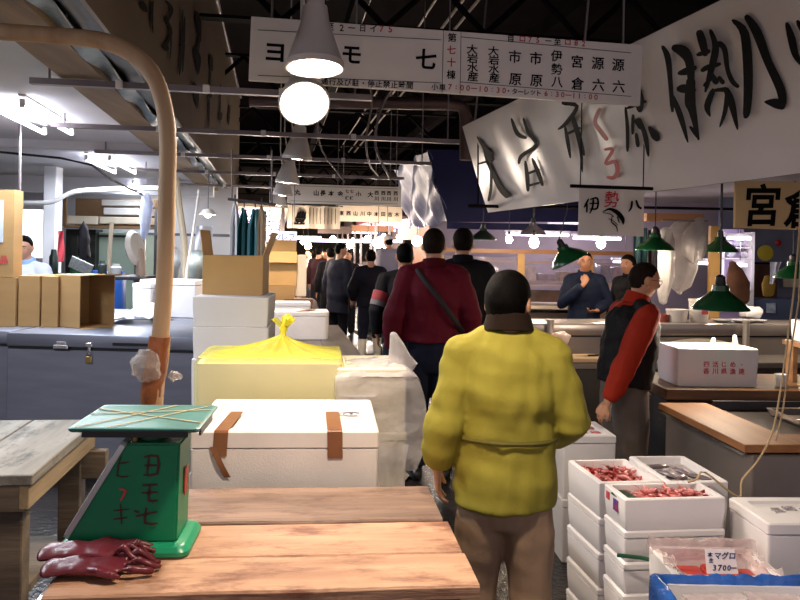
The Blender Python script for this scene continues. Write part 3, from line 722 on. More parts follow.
single('hanging_pipe', MB().loft(smooth([P(22, 203, 9.6), P(40, 203, 9.6), P(55, 201, 9.6), P(66, 195, 9.6), P(80, 191, 9.6), P(120, 189, 9.6), P(170, 188, 9.6)], 4), [.03]*25, 8, rnd=False), mat('white_pipe', '#dcdcdc', .4, 0, .03), 'white pipe running along under the office ceiling', 'pipe')
single('hanging_rod', MB().tube([P(20, 110, 6.4), P(20, 150, 6.4), P(20, 196, 6.4)], .012, 6), M_gal, 'thin vertical rod hanging at the left under the office ceiling', 'rod')
# shelf of rolls
t = thing('wall_shelf', 'brown shelf with long pale bundles stacked on it under the office ceiling', 'shelf', P(112, 228, 12.2))
s0 = P(68, 197, 12.2); s1 = P(156, 228, 12.2)
part('back_panel', MB().box(((s0.x+s1.x)/2, 12.5, (s0.z+s1.z)/2), (s1.x-s0.x, .03, s0.z-s1.z)), mat('shelf_brown', '#8f6f4e', .6, 0, .1), t, True)
part('board', MB().box(((s0.x+s1.x)/2, 12.3, s1.z), (s1.x-s0.x, .45, .04)), MATS['shelf_brown'], t, True)
part('post', MB().box((s0.x, 12.1, s1.z/2+s0.z/2), (.05, .05, s0.z-s1.z)), MATS['shelf_brown'], t, True)
lb = ['wide', 'upper', 'middle', 'lower']
for k, (a, b, y0, y1, nm) in enumerate(((68, 99, 217, 226, 'short pale bundle at the left end of the brown office shelf'), (101, 152, 218, 226, 'long pale bundle at the bottom of the stack on the brown shelf'), (105, 152, 209, 217, 'long white bundle in the middle of the stack on the brown shelf'), (103, 150, 201, 208, 'long white bundle on top of the stack on the brown shelf'))):
    p0, p1 = P(a, y0, 12.2), P(b, y1, 12.2)
    single('paper_bundle', MB().box(((p0.x+p1.x)/2, 12.28, (p0.z+p1.z)/2+.02), (p1.x-p0.x, .3, abs(p0.z-p1.z)), .01), mat('bundle_cream', '#efe5d2', .7, 0, .05) if k < 2 else mat('bundle_white', '#f2f0ee', .7, 0, .04), nm, 'bundle')
# dark opening strip, light strip and greenish glass cabinet
t = thing('glass_cabinet', 'pale green glass-fronted cabinet at the back of the left stall', 'cabinet', (P(117, 250, 12.9).x, 12.9, 0))
a, b = P(94, 232, 12.7), P(143, 262, 12.7)
part('body', MB().box(((a.x+b.x)/2, 13.0, .95), (b.x-a.x, .5, 1.9), .01), mat('cabinet_green', '#b9d2c4', .35, 0, .05, 3), t, True)
part('door_frame', MB().box(((a.x+b.x)/2, 12.73, a.z-.06), (b.x-a.x-.1, .02, .04)).box((a.x+.05, 12.73, (a.z+.6)/2), (.05, .02, a.z-.7)).box((b.x-.12, 12.73, (a.z+.6)/2), (.05, .02, a.z-.7)), mat('frame_dark', '#33403c', .4), t, True)
t = thing('tool_cabinet', 'dark cluttered cabinet between the white column and the pale green cabinet', 'cabinet', (P(80, 250, 12.6).x, 12.6, 0))
a, b = P(66, 229, 12.6), P(95, 270, 12.6)
part('body', MB().box(((a.x+b.x)/2, 12.75, a.z/2), (b.x-a.x, .3, a.z)), mat('cabinet_dark', '#27302c', .5, 0, .4, 8), t, True)
for k in range(3): part('door', MB().box((a.x+.08+(b.x-a.x)*(.12+.3*k), 12.59, a.z*.55), ((b.x-a.x)*.26, .02, a.z*.8), .006), mat('cabinet_door_dark', '#333b36', .4, 0, .4, 9), t, True)
single('service_post', MB().loft([P(112, 222, 9.0), P(110, 245, 9.0), P(109, 262, 9.0), P(111, 285, 9.0), V((P(111, 285, 9).x, 9.0, 0))], [.025]*5, 8, rnd=False), MATS['beige_tube'], 'slim beige post standing in front of the pale green cabinet', 'post')
single('barrel', MB().lathe([(.2, 0), (.235, .02), (.245, .3), (.25, .5), (.245, .95), (.24, 1.3), (.22, 1.34), (.1, 1.36)], 24), mat('blue_plastic', '#1d4f9a', .4, 0, .08), 'tall blue plastic barrel in the back of the left stall', 'barrel', loc=(P(108, 260, 10.6).x, 10.6, 0), world=False)
mb = MB()
for k in range(9):
    a = P(80+k*.9, 222+abs(k-4)*1.5, 9.3); mb.loft([a, a+V((.02*sin(k), 0, -.15)), a+V((.04*sin(k*2.1), .02, -.38)), a+V((.05*cos(k), 0, -.55+.03*k))], [.012, .022, .026, .014], 6)
mb.tube([P(83, 224, 9.3), P(83, 186, 9.3)], .005, 5)
single('hanging_straps', remesh(mb, .012, 1), M_black, 'bunch of black straps hanging in front of the pale green cabinet', 'straps')
single('keyboard', MB().box((0, 0, 0), (.26, .02, .14), .005), mat('keyboard_grey', '#b9bfc2', .5, 0, .25, 60), 'pale grey keyboard leaning at an angle by the black straps', 'keyboard', loc=P(81, 266, 8.8)-V((0, 0, .0)), rz=.1, world=False).rotation_euler = (.3, radians(24), .1)
t = thing('office_desk', 'cluttered dark desk in the left stall under the keyboard', 'desk', (P(84, 280, 8.9).x, 8.9, 0))
part('desk_top', MB().box((0, 0, 1.33), (1.5, .7, .04), .005), M_dsteel, t)
for sx in (-.7, .7):
    for sy in (-.3, .3): part('leg', MB().box((sx, sy, .655), (.05, .05, 1.31)), M_dsteel, t)
for k, (x, y, s, c, lb, z) in enumerate(((-.1, 0, .11, '#2e6b3c', 'small green bottle on the cluttered office desk', .2), (.17, .1, .1, '#3c4a48', 'dark grey tin on the cluttered office desk', .16), (.4, -.1, .12, '#e3e6ea', 'white tub on the cluttered office desk', .13), (-.35, 0, .1, '#22302a', 'black-green flask at the left of the office desk', .28))):
    single('desk_container', MB().lathe([(s*.45, 0), (s*.5, .01), (s*.5, z*.7), (s*.35, z*.8), (s*.3, z), (.02, z)], 14), mat('desk_%d' % k, c, .4), lb, 'container', loc=(t.location.x+x, 8.9+y, 1.351), world=False)
single('hanging_tag', MB().grid(lambda a, b: P(58+a*6, 231+b*31, 10.0)+V((0, .015*sin(a*4+b*6), 0)), 6, 14, .006), mat('red_white_print', '#a81c2a', .5, 0, .5, 3, col2='#c8505a'), 'narrow red and white printed sheet hanging on the white column', 'sheet')
# hanging plastic bag and round hood
mb = MB().loft([P(146, 194, 9.2), P(147, 203, 9.2), P(146, 216, 9.2), P(145, 228, 9.2), P(143, 238, 9.2)], [(.03, .02), (.07, .04), (.075, .05), (.06, .05), (.03, .02)], 16).displace(lambda c, n: .02*noise.noise(c*9))
single('plastic_bag', mb, film('bluish_film', '#cfd6ea', .55, .2, .8, 20), 'bluish clear plastic bag hanging from the office cable', 'bag')
t = thing('standing_fan', 'pale wrapped standing fan at the back of the left stall', 'fan', (P(139, 262, 8.8).x, 8.8, 0))
part('fan_head', MB().lathe([(.05, -.06), (.13, -.05), (.17, 0), (.13, .05), (.05, .06)], 24, Matrix.Translation(P(135, 248, 8.8)-t.location) @ Matrix.Diagonal((.85, 1, 1.25, 1)) @ Matrix.Rotation(radians(70), 4, 'Y') @ Matrix.Rotation(radians(20), 4, 'X')), mat('fan_cover', '#d5cfc9', .5, 0, .08), t)
part('stand', MB().loft([(.0, 0, 0), (.02, 0, .6), (.03, 0, 1.2), (.01, 0, 1.62)], [.09, .05, .06, .05], 12), mat('fan_stand', '#a58f80', .5, 0, .1), t)
# shelves with white goods right of the pole
t = thing('back_rack', 'dark metal rack with pale bags behind the water pipe', 'rack', (P(205, 280, 10.5).x, 10.5, 0))
for sx in (-.75, .75):
    for sy in (-.25, .25): part('post', MB().box((sx, sy, 1.1), (.04, .04, 2.2)), M_dsteel, t)
for z in (.5, 1.2, 1.85): part('shelf', MB().box((0, 0, z), (1.5, .5, .03)), M_dsteel, t)
for k, (x, z, w, h, c, lb) in enumerate(((-.48, 1.215, .3, .5, '#dfe3ea', 'white bag on the middle shelf of the dark rack, left end'), (-.1, 1.215, .36, .42, '#c9d3cf', 'pale green bag in the middle of the dark rack'), (.38, 1.215, .5, .34, '#2b2526', 'black bundle at the right end of the dark rack'), (-.2, .515, .9, .5, '#3a3436', 'dark sack on the low shelf of the rack'))):
    mb = MB().ball((0, 0, h/2), (w/2, .2, h/2), 18, 12).displace(lambda c, n: .05*noise.noise(c*5+V((k, 0, 0))))
    lo = min(v.co.z for v in mb.bm.verts); mb.move(Matrix.Translation((0, 0, -lo)))
    single('storage_bag', mb, mat('bag_%d' % k, c, .45, 0, .1, 6, .3, 15), lb, 'bag', loc=t.location+V((x, 0, z)), world=False)
single('hanging_sheet', MB().grid(lambda a, b: P(195+a*18, 226+b*24, 9.0)+V((0, .03*sin(a*9+b*3), 0)), 14, 10, .006), MATS['white_apron'], 'white sheet hung up behind the tall cardboard box flap', 'sheet')
t = thing('pendant_lamp', 'small white pendant lamp glowing left of the hanging aprons', 'lamp', P(208, 214, 10.2))
part('shade', MB().lathe([(.02, .07), (.06, .06), (.11, 0), (.115, -.01), (.1, 0), (.02, .05)], 20), M_lampw, t)
part('bulb', MB().ball((0, 0, -.005), .045, 12, 8), M_bulbw, t); part('cord', MB().tube([(0, 0, .06), (0, 0, 1.2)], .005, 5), M_black, t)
POINTS.append((P(208, 221, 10.2), 15, (1, .9, .8)))
# ================================================================ foreground: plank table
M_plank = wood('plank_table', '#cda383', '#ab7f62', 'X', 3.6, .62, .5, '#6a3423', .8)
M_plankd = wood('plank_grey', '#957967', '#715a4b', 'X', 3.6, .65, .5, '#573b2e', .75)
TZ = .78
tl = P(0, 0, 1); TC = V((-.39, 2.52, 0))
t = thing('plank_table', 'rough wooden plank table with reddish stains, nearest to the camera', 'table', TC, radians(6))
def plank(y0, y1, x0, x1, z, m, seed, th=.035):
    mb = MB()
    def edge(s, x): return .006*noise.noise((x*4, s, seed))+.003*noise.noise((x*17, s, seed))
    n = 30; rings = []
    for i in range(n+1):
        x = x0+(x1-x0)*i/n
        a, b = y0+edge(1, x), y1+edge(9, x); zt = z+.002*noise.noise((x*3, seed, 2))
        e = .006
        rings.append([V((x, a, zt-e)), V((x, a+e, zt)), V((x, (a+b)/2, zt+.001)), V((x, b-e, zt)), V((x, b, zt-e)), V((x, b, zt-th)), V((x, a, zt-th))])
    mb.rings(rings); return mb
part('plank', plank(-.44, -.205, -.575, .585, TZ, M_plank, 1), M_plank, t)
part('plank', plank(-.20, .073, -.57, .58, TZ-.001, M_plank, 5), M_plank, t)
part('plank', plank(.082, .455, -.565, .565, TZ+.004, M_plankd, 9), M_plankd, t)
part('edge_strip', MB().box((-.578, -.03, TZ-.022), (.012, .86, .04), .002), mat('pale_metal', '#c9ccd4', .3, .6, .05), t, label='pale metal edge strip')
for sx in (-.5, .5): part('bearer', MB().box((sx, 0, TZ-.075), (.07, .84, .075)), M_plankd, t)
for sx in (-.5, .5):
    for sy in (-.37, .37): part('leg', MB().box((sx, sy, .335), (.07, .07, .67), .005), M_plankd, t)
# ---------------------------------------------------------------- green scale
M_green = mat('green_enamel', '#0f8a5e', .35, 0, .1, 5, .04, 30)
nt = M_green.node_tree
M_greenl = mat('green_enamel_pale', '#2f9c88', .4, 0, .1, 6, .06, 30)
t = thing('platform_scale', 'green enamel shop scale with a flat square platter on the plank table', 'scale', (-.812, 2.40, TZ+.004), radians(4))
part('base', MB().rr([(.195, .125, 0, .03), (.195, .125, .012, .03), (.185, .115, .026, .028), (.178, .10, .03, .02)], 6), mat('green_enamel_base', '#1f9a6e', .32, 0, .1, 5), t)
D = .085
prof = [(-.168, .03), (.155, .03), (.16, .325), (.005, .325)]
mb = MB(); mb.poly([V((x, -D, z)) for x, z in prof], (0, 2*D, 0))
bmesh.ops.bevel(mb.bm, geom=mb.bm.edges[:], offset=.006, segments=2, affect='EDGES')
part('body', mb, M_green, t)
# dial on the slanted side
sl = V((.173, 0, .295)).normalized(); nn = V((-sl.z, 0, sl.x)); mid = V((-.0815, 0, .178))
Md = Matrix(((0, sl.x, nn.x, mid.x+nn.x*.004), (1, 0, 0, 0), (0, sl.z, nn.z, mid.z+nn.z*.004), (0, 0, 0, 1)))
dl = part('dial_plate', MB().rr([(.083, .168, -.004, .02), (.083, .168, .012, .02), (.076, .16, .014, .02), (.072, .156, .008, .02)], 5, M=Md), mat('dial_white', '#c9d0d2', .25, .2, .03), t, label='pale dial plate')
mb = MB().lathe([(.066, .008), (.07, .014), (.074, .008)], 28, Md, False, False); part('dial_ring', mb, MATS['chrome'], dl)
part('pointer', MB().box((0, .03, .012), (.006, .07, .003)).move(Md), M_ink, dl)
mb = MB()
for k in range(24):
    a = k/24*2*pi; mb.box((.055*cos(a), .055*sin(a), .0095), (.003, .01, .002), rot=(0, 0, a-pi/2))
mb.move(Md); part('tick_marks', mb, M_ink, dl)
part('neck', MB().lathe([(.05, .32), (.05, .335), (.03, .345), (.03, .365), (.05, .375)], 20, Matrix.Translation((.06, 0, 0))), mat('green_dark', '#1b5b47', .4), t)
part('support_frame', MB().poly([V((-.09, -.015, .372)), V((-.02, -.015, .347)), (.13, -.015, .347), (.20, -.015, .372)], (0, .03, 0)).box((.055, 0, .367), (.03, .26, .012)), MATS['green_dark'], t)
mb = MB().rr([(.182, .165, .376, .012), (.186, .169, .382, .012), (.186, .169, .387, .012), (.18, .163, .390, .012), (.17, .153, .388, .01)], 4, (.045, 0))
pt = part('platter', mb, mat('platter_green', '#4a837c', .4, 0, .12, 7, .06, 30), t, label='flat square blue-green platter')
mb = MB()
for a, b in (((-.12, -.16), (.10, .155)), ((-.135, .10), (.225, -.10)), ((-.03, -.16), (.20, .14)), ((-.135, .02), (.225, .09))):
    p, q = V((a[0], a[1], .3905)), V((b[0], b[1], .3905)); dd = (q-p); c = (p+q)/2
    mb.box(c, (dd.length, .006, .0012), rot=(0, 0, atan2(dd.y, dd.x)))
part('string', mb, mat('pale_string', '#c5b58c', .7), pt, label='pale string crossing the platter')
part('drip_edge', MB().box((.05, -.168, .372), (.30, .006, .018)).box((.226, -.03, .37), (.006, .2, .02)), M_black, t, label='dark underside lip')
part('foot_screw', MB().lathe([(.012, .325), (.012, .345), (.008, .35)], 12, Matrix.Translation((.02, -.05, 0))), MATS['brass'], t)
pl = Plane((0, -D-.0015, 0), (1, 0, 0), (0, 0, 1)); mb, m2 = MB(), MB()
def hs(mb, pts, w=.008): brush(mb, pl, [(x, z, w) for x, z in pts], .0005, 2)
M_mark = mat('dark_brown_marker', '#4e2a1c', .5, 0, .2)
for lst in (([(.055, .285), (.095, .287), (.095, .235), (.055, .232)], [(.057, .26), (.095, .26)], [(.07, .285), (.066, .235)]),
            ([(.052, .20), (.096, .203)], [(.05, .178), (.098, .18)], [(.075, .202), (.072, .155), (.098, .156)]),
            ([(.035, .108), (.098, .122)], [(.066, .135), (.062, .088), (.1, .088)], [(.03, .125), (.045, .12)])):
    for q in lst: hs(mb, q)
for q in ([(-.03, .125), (.015, .13)], [(-.01, .145), (-.006, .085)], [(-.03, .10), (.01, .105)], [(-.02, .265), (.012, .27)], [(-.012, .285), (-.022, .23), (.012, .228)]): hs(mb, q, .005)
part('handwriting', mb, M_mark, t, label='dark handwritten characters')
hs(m2, [(-.015, .19), (.004, .185), (-.01, .155)], .007)
part('red_mark', m2, M_redp, t, label='red mark')
mb = MB().box((.162, .01, .19), (.003, .05, .08)); part('red_sticker', mb, mat('orange_red_sticker', '#c9472e', .5, 0, .3, 30), t, label='orange-red sticker')
# ---------------------------------------------------------------- rubber gloves
M_glove = mat('red_rubber', '#6f2430', .38, 0, .2, 6, .3, 25)
def glove(label, loc, rz, flip, bend):
    mb = MB()
    mb.loft([(-.14, 0, .022), (-.09, .004, .024), (-.03, 0, .026), (.03, 0, .026), (.06, 0, .024)], [(.062, .015), (.055, .018), (.048, .019), (.056, .018), (.055, .015)], 16, ref=V((0, 1, 0)))
    for k in range(4):
        y = (-.042+.028*k)*flip; L = (.085, .10, .094, .072)[k]
        mb.loft([(.045, y, .024), (.06+L*.45, y*1.15+.004*k, .028+bend*.012*k), (.06+L*.8, y*1.2+bend*.01, .02), (.06+L, y*1.2+bend*.016, .014)], [.0125, .0115, .0105, .009], 10)
    mb.loft([(-.02, -.035*flip, .024), (.01, -.062*flip, .028), (.045, -.072*flip, .024), (.062, -.070*flip, .018)], [.016, .015, .013, .010], 10)
    mb = remesh(mb, .005, 1)
    mb.displace(lambda c, n: .004*noise.noise(c*30)+.005*noise.noise(V((c.x*26, c.y*8, c.z*8)))*(1 if c.x < .04 else .4))
    lo = min(v.co.z for v in mb.bm.verts); mb.move(Matrix.Translation((0, 0, -lo)))
    return single('rubber_glove', mb, M_glove, label, 'glove', 'rubber gloves on the plank table', loc=loc, rz=rz, world=False)
glove('red rubber glove lying flat on the plank table, fingers towards the scale foot', (-.82, 2.17, TZ+.004), radians(9), 1, 1)
g = glove('red rubber glove lying across the other glove on the plank table', (-.86, 2.235, TZ+.018), radians(4), -1, .6)
# ---------------------------------------------------------------- grey work table at the left
M_grey = wood('weathered_board', '#99958a', '#716b60', 'Y', 2.5, .7, .4, '#1c1a18', .75)
M_oldw = wood('old_brown_wood', '#7a6a55', '#4d4234', 'X', 2.5, .7, .4)
t = thing('work_table', 'weathered grey wooden work table at the left edge', 'table', (-1.99, 3.24, 0), radians(7))
for k in range(4):
    part('top_board', MB().box((-.46+.305*k, 0, .83), (.30, .93, .04), .004), M_grey, t)
part('front_apron', MB().box((0, -.44, .76), (1.16, .035, .10), .003), M_oldw, t); part('rear_apron', MB().box((0, .44, .76), (1.16, .035, .10), .003), M_oldw, t)
part('side_apron', MB().box((.575, 0, .765), (.035, .92, .09), .003), wood('side_wood', '#a08a68', '#7d6a4e', 'Y', 2.5, .7, .3), t); part('side_apron', MB().box((-.575, 0, .765), (.035, .92, .09), .003), M_oldw, t)
for sx in (-.51, .51):
    for sy in (-.38, .38): part('leg', MB().box((sx, sy, .40), (.10, .09, .80), .005), M_oldw, t)
part('lower_shelf', MB().box((0, 0, .30), (1.0, .80, .03)), M_oldw, t)
part('crossbar', MB().box((.6, .38, .66), (.14, .06, .13), .004), M_oldw, t)
foam_box('small pale foam box on the lower shelf of the grey work table', (-2.1, 3.0, .316), radians(7), .30, .22, .2, m=M_foamw)
t = thing('plastic_crate', 'blue plastic crate standing on the floor below the grey work table', 'crate', (-1.42, 2.42, 0), radians(7))
part('body', MB().rr([(.28, .2, 0, .02), (.29, .21, .34, .02), (.305, .225, .345, .02), (.305, .225, .37, .02), (.275, .195, .37, .02), (.265, .185, .012, .02)]), mat('crate_blue', '#16427e', .45, 0, .08), t)
# ================================================================ foam box stacks in the middle
M_tape = mat('parcel_tape', '#8a5a3c', .3, 0, .1, 10, .1, 30)
bx = (-.47, 3.42)
foam_box('white foam box under the big taped box, hidden behind the plank table', (bx[0], bx[1], 0), radians(5), .76, .66, .545, 'big foam boxes behind the plank table')
t = foam_box('big closed white foam box with two brown tape strips behind the plank table', (bx[0], bx[1], .546), radians(5), .745, .66, .425, 'big foam boxes behind the plank table', m=M_foamw, lidh=.07)
W_, D_, H_ = .745, .66, .425
def tape_strip(x, drop, w=.06, sk=0.):
    def f(a, b):
        s = b*(D_*.55+drop)
        if s < D_*.55: return V((x+a*w+sk*s, D_/2*.1+.02-s-.0+.0 if False else -D_/2+D_*.55-s, H_+.002))
        return V((x+a*w+sk*s, -D_/2-.003, H_+.002-(s-D_*.55)))
    return MB().grid(f, 2, 40, .0015)
part('tape', tape_strip(-.26, .10, .055, -.05), M_tape, t); part('tape', tape_strip(.155, .11, .06, .03), M_tape, t)
mb = MB().grid(lambda a, b: V((-.295+a*.025+b*.06, -D_/2-.004-.01*sin(b*3), H_-.06-b*.12)), 2, 8, .0015); part('tape_tail', mb, M_tape, t)
pl = Plane((.27, .04, H_-.0115), (1, 0, 0), (0, 1, 0)); mb = MB()
for r, w in ((.045, .005), (.03, .004)):
    brush(mb, pl, [(r*1.2*cos(k*pi/8), r*sin(k*pi/8), w) for k in range(15)], .0005, 2)
put_text(mb, pl, 'e', 0, 0, .04)
part('lid_mark', mb, mat('grey_ink', '#6f6f7c', .5), t, label='grey round mark')
# plastic sheet wrapped at its lower front, glinting
mb = MB().grid(lambda a, b: V((-.36+a*.72, -D_/2-.006-.012*abs(noise.noise((a*9, b*5, 2))), .01+b*.17+.03*noise.noise((a*4, 3, 1)))), 50, 12, .0015)
part('clear_wrap', mb, film('clear_wrap', '#efeaf0', .12, .1, .9, 30), t, label='clear plastic wrap')
# ---- yellow bag box
M_yel = film('yellow_film', '#f4ee62', .38, .22, .6, 22, tint=.5)
by = (-.665, 4.13)
foam_box('white foam box under the yellow-bagged box', (by[0], by[1], 0), radians(6), .74, .52, .40, 'foam boxes under the bagged ones')
foam_box('white foam box directly beneath the yellow plastic bag', (by[0], by[1], .401), radians(6), .74, .52, .36, 'foam boxes under the bagged ones')
foam_box('pale foam box inside the knotted yellow plastic bag', (by[0], by[1], .762), radians(6), .72, .50, .36, None, m=mat('cream_foam', '#efe9cf', .6, 0, .03, 4, .1, 150), lid=False)
t = thing('plastic_bag', 'translucent yellow plastic bag knotted over a foam box', 'bag', (by[0], by[1], .80), radians(6))
def ybag(a, b):
    ang = a*2*pi; ca, sa = cos(ang), sin(ang)
    k = max(abs(ca)/.368, abs(sa)/.258)
    ex_, ey_ = ca/k, sa/k
    if b < .4:
        z = .0+b/.4*.335; s = 1+.02*noise.noise((ca*3, sa*3, b*4))
        return V((ex_*s, ey_*s, z))
    q = (b-.4)/.6
    s = 1-q**1.2; s = max(s, .035)
    z = .335+.012+ .10*q**2.2 + .012*sin(ang*14)*q*(1-q)*2.2
    cx = .05*q
    rx = (ex_*(1-q)+ca*.28*q)*s; ry = (ey_*(1-q)+sa*.22*q)*s
    return V((cx+rx*(1+.03*sin(ang*14)*q), ry, z))
part('film', MB().grid(lambda a, b: ybag(a, b*.42), 112, 10), film('yellow_film_side', '#f4ee62', .03, .22, .5, 18, tint=.14), t, angle=80)
part('gathered_top', MB().grid(lambda a, b: ybag(a, .42+b*.58), 112, 18), M_yel, t, angle=80, label='gathered yellow top')
mb = MB().loft([(.05, 0, .40), (.05, 0, .45), (.052, 0, .47), (.06, 0, .49), (.075, 0, .52)], [.012, .014, .018, .013, .03], 14).displace(lambda c, n: .006*sin(c.x*300+c.y*260))
part('knot', mb, mat('yellow_knot', '#eee23e', .3, 0, .1, 10, .3, 50), t)
mb = MB().grid(lambda a, b: V((.05-.01+.03*a-b*.05, .01*sin(a*5), .47+b*.05+.01*a)), 4, 8, .002).grid(lambda a, b: V((.05+.02*a+b*.05, .01*sin(a*5), .48+b*.05-.008*a)), 4, 8, .002)
part('bag_tail', mb, M_yel, t)
# ---- clear bag box right of it
M_clear = film('milky_film', '#ece8ea', .34, .18, .9, 24, tint=.3)
bc = (-.135, 4.15)
foam_box('white foam box at the bottom of the clear-bagged stack by the aisle', (bc[0]-.02, bc[1], 0), radians(7), .36, .5, .42, 'foam boxes inside the clear bag')
foam_box('cream foam box in the middle of the clear-bagged stack', (bc[0]-.02, bc[1], .421), radians(7), .36, .5, .36, 'foam boxes inside the clear bag', m=MATS['cream_foam'])
t = foam_box('cream ribbed foam box on top inside the clear plastic bag', (bc[0]-.02, bc[1], .782), radians(7), .35, .5, .32, 'foam boxes inside the clear bag', m=MATS['cream_foam'])
for k in range(3): part('rib', MB().box((-.06, -.252, .08+.05*k), (.16, .008, .008), .002), M_foam, t)
t = thing('plastic_bag', 'clear milky plastic bag with a pointed top over foam boxes beside the aisle', 'bag', (bc[0], bc[1], .0), radians(7))
def cbag(a, b):
    ang = a*2*pi; ca, sa = cos(ang), sin(ang)
    k = max(abs(ca)/.20, abs(sa)/.29); ex_, ey_ = ca/k, sa/k
    bul = .085*sin(pi*min(1, b/.8))**.8 if ca > 0 else .012
    if b < .8:
        z = .60+b/.8*.47
        nz = .02*noise.noise((ca*2.5, sa*2.5, b*7))
        return V((ex_+bul*max(0, ca)+ca*nz, ey_+sa*nz, z))
    q = (b-.8)/.2; s = max(1-q, .12)
    return V((.10*q+ex_*s, -.08*q+ey_*s, 1.07+.05*sin(q*pi/2)+.018*noise.noise((ca*4, sa*4, q*4))))
part('film', MB().grid(cbag, 72, 40), M_clear, t, angle=80)
mb = MB().loft([(.14, -.1, 1.09), (.13, -.1, 1.14), (.115, -.1, 1.20), (.10, -.1, 1.255)], [(.085, .05), (.06, .04), (.035, .03), (.02, .018)], 16).displace(lambda c, n: .012*noise.noise(c*25))
part('pointed_top', mb, M_clear, t)
mb = MB().grid(lambda a, b: V((-.02+a*.17+.01*sin(b*7), -.33-.02*sin(a*9+b*4), .22+b*.52)), 16, 20)
part('hanging_sheet', mb, M_clear, t, angle=80)
# ---- taller stack behind
for k, (z, h, lb) in enumerate(((0, .345, 'white foam box at the bottom of the tall stack'), (.346, .345, 'white foam box second from the bottom of the tall stack'), (.692, .335, 'white foam box third from the bottom of the tall stack'), (1.028, .19, 'plain white foam box second from the top of the tall stack behind the yellow bag'), (1.219, .18, 'plain white foam box on top of the tall stack, carrying the cardboard box'))):
    foam_box(lb, (-1.03+.004*(k % 2), 4.93, z), radians(5), .455, .56, h, 'foam boxes of the tall stack behind the yellow bag', lid=False)
carton('open light cardboard box with raised flaps on top of the foam stack', (-1.05, 5.02, 1.40), radians(3), .375, .32, .245, flaps=(20, None, 8, None), m=M_cardl)
# ---- wet plank platform beside the aisle with a lidded box
t = thing('display_table', 'low wet grey plank table along the aisle behind the bagged boxes', 'table', A(.31, 8.1, 0), YAW)
M_wetp = wood('wet_plank', '#6b625c', '#4a433f', 'Y', 3, .35, .3)
for k in range(3): part('top_board', MB().box((-.31+.31*k, 0, .73), (.305, 3.2, .04), .003), M_wetp, t)
for sx in (-.38, .38):
    for sy in (-1.4, 1.4): part('leg', MB().box((sx, sy, .355), (.07, .07, .71)), M_oldw, t)
t = foam_box('white foam box with rounded corners and a tape strip on the wet plank table', (P(300, 330, 8.2).x, 8.25, .751), radians(8), .58, .42, .29, r=.05, m=M_foamw)
part('tape', MB().box((.05, 0, .2905), (.07, .42, .002), rot=(0, 0, -.4)), M_tape, t)
foam_box('flat white foam box behind the round-cornered one on the wet plank table', (P(292, 310, 8.9).x, 8.85, .751), radians(10), .42, .3, .34, m=M_foam)
c1 = (P(276, 290, 9.25).x+.02, 9.4)
carton('lower brown carton of the pair by the aisle on the plank table', (c1[0], c1[1], .751), YAW, .36, .3, .5, closed=True, m=M_card)
carton('upper brown carton with its front flap hanging open, by the aisle', (c1[0]+.02, c1[1]+.02, 1.254), YAW, .35, .3, .40, flaps=(None, 20, None, 150), m=M_cardl)
single('foam_board', MB().box((0, 0, .25), (.22, .035, .5), .006), mat('cream_lid', '#e5d9c2', .6, 0, .03), 'cream foam lid standing upright right of the brown cartons', 'lid', loc=(P(297, 260, 9.3).x, 9.35, 1.12), world=False, rz=.2)
t = thing('wooden_crate', 'brown wooden crate by the aisle below the cream lid', 'crate', (P(298, 285, 9.3).x, 9.35, .751), YAW)
for z in (.06, .18, .3): part('slat', MB().box((0, -.15, z), (.34, .015, .09)), wood('crate_wood', '#7c5a3a', '#5a3f28', 'X', 3), t)
part('body', MB().box((0, 0, .17), (.33, .28, .34)), MATS['crate_wood'], t)
# paper litter on the floor
for k, (px_, py_, s, r, lb) in enumerate(((396, 462, .16, .5, 'larger crumpled paper sheet on the floor beside the bagged stack'), (402, 478, .1, 1.2, 'smaller torn paper on the floor next to the larger sheet'))):
    c = G(px_, py_, .006)
    single('paper_litter', MB().grid(lambda a, b: V(((a-.5)*s*1.6, (b-.5)*s, .004+.02*abs(noise.noise((a*3, b*3, k)))+.02*a)), 10, 8, .002), mat('wet_paper', '#a79c92', .6, 0, .1), lb, 'litter', loc=c, rz=r, world=False)
# ================================================================ right side: long steel fish counter across the back
M_board = mat('cutting_board', '#d8b48a', .6, 0, .08, 4, .05, 30, (.4, 2, 1))
CX, CY = .95, 6.49
t = thing('fish_counter', 'long stainless steel fish counter across the back of the right stalls', 'counter', (CX+2.75*cos(YAW), CY+2.75*sin(YAW), 0), YAW)
LC = 5.5
part('front_panel', MB().box((0, .03, .36), (LC, .04, .72)), mat('counter_dark', '#4a4441', .45, .3, .15, 3), t)
part('worktop', MB().box((0, .26, .745), (LC, .54, .05), .006), M_steelw, t)
part('splash_panel', MB().box((0, .515, .85), (LC, .03, .17)), M_steelw, t)
part('gap_rail', MB().box((0, .52, .945), (LC, .03, .03)), M_black, t)
part('upper_ledge', MB().box((0, .74, 1.005), (LC, .50, .11), .012, seg=2), M_steelw, t)
part('cabinet', MB().box((0, .74, .475), (LC, .46, .95)), MATS['counter_dark'], t)
Mc = rootM(t)
def cl(px, py, dy):                      # counter local x of a pixel column at local depth dy
    Yg = 6.9
    for _ in range(6):
        x = un(px, py)[0]*Yg/FPX; l = Mc.inverted() @ V((x, Yg, 0)); l.y = dy; Yg = (Mc @ l).y
    return l.x
def cw(px, py, dy, z): return Mc @ V((cl(px, py, dy), dy, z))
for px, lb in ((550, 'a'), (746, 'b')):
    part('tap_post', MB().lathe([(.03, 0), (.03, .30), (.034, .305), (.034, .33), (.02, .335)], 14, Matrix.Translation((cl(px, 335, .44), .44, .77))), mat('beige_steel', '#c8bfb4', .35, .5, .05), t)
p = cw(583, 357, .17, .772)
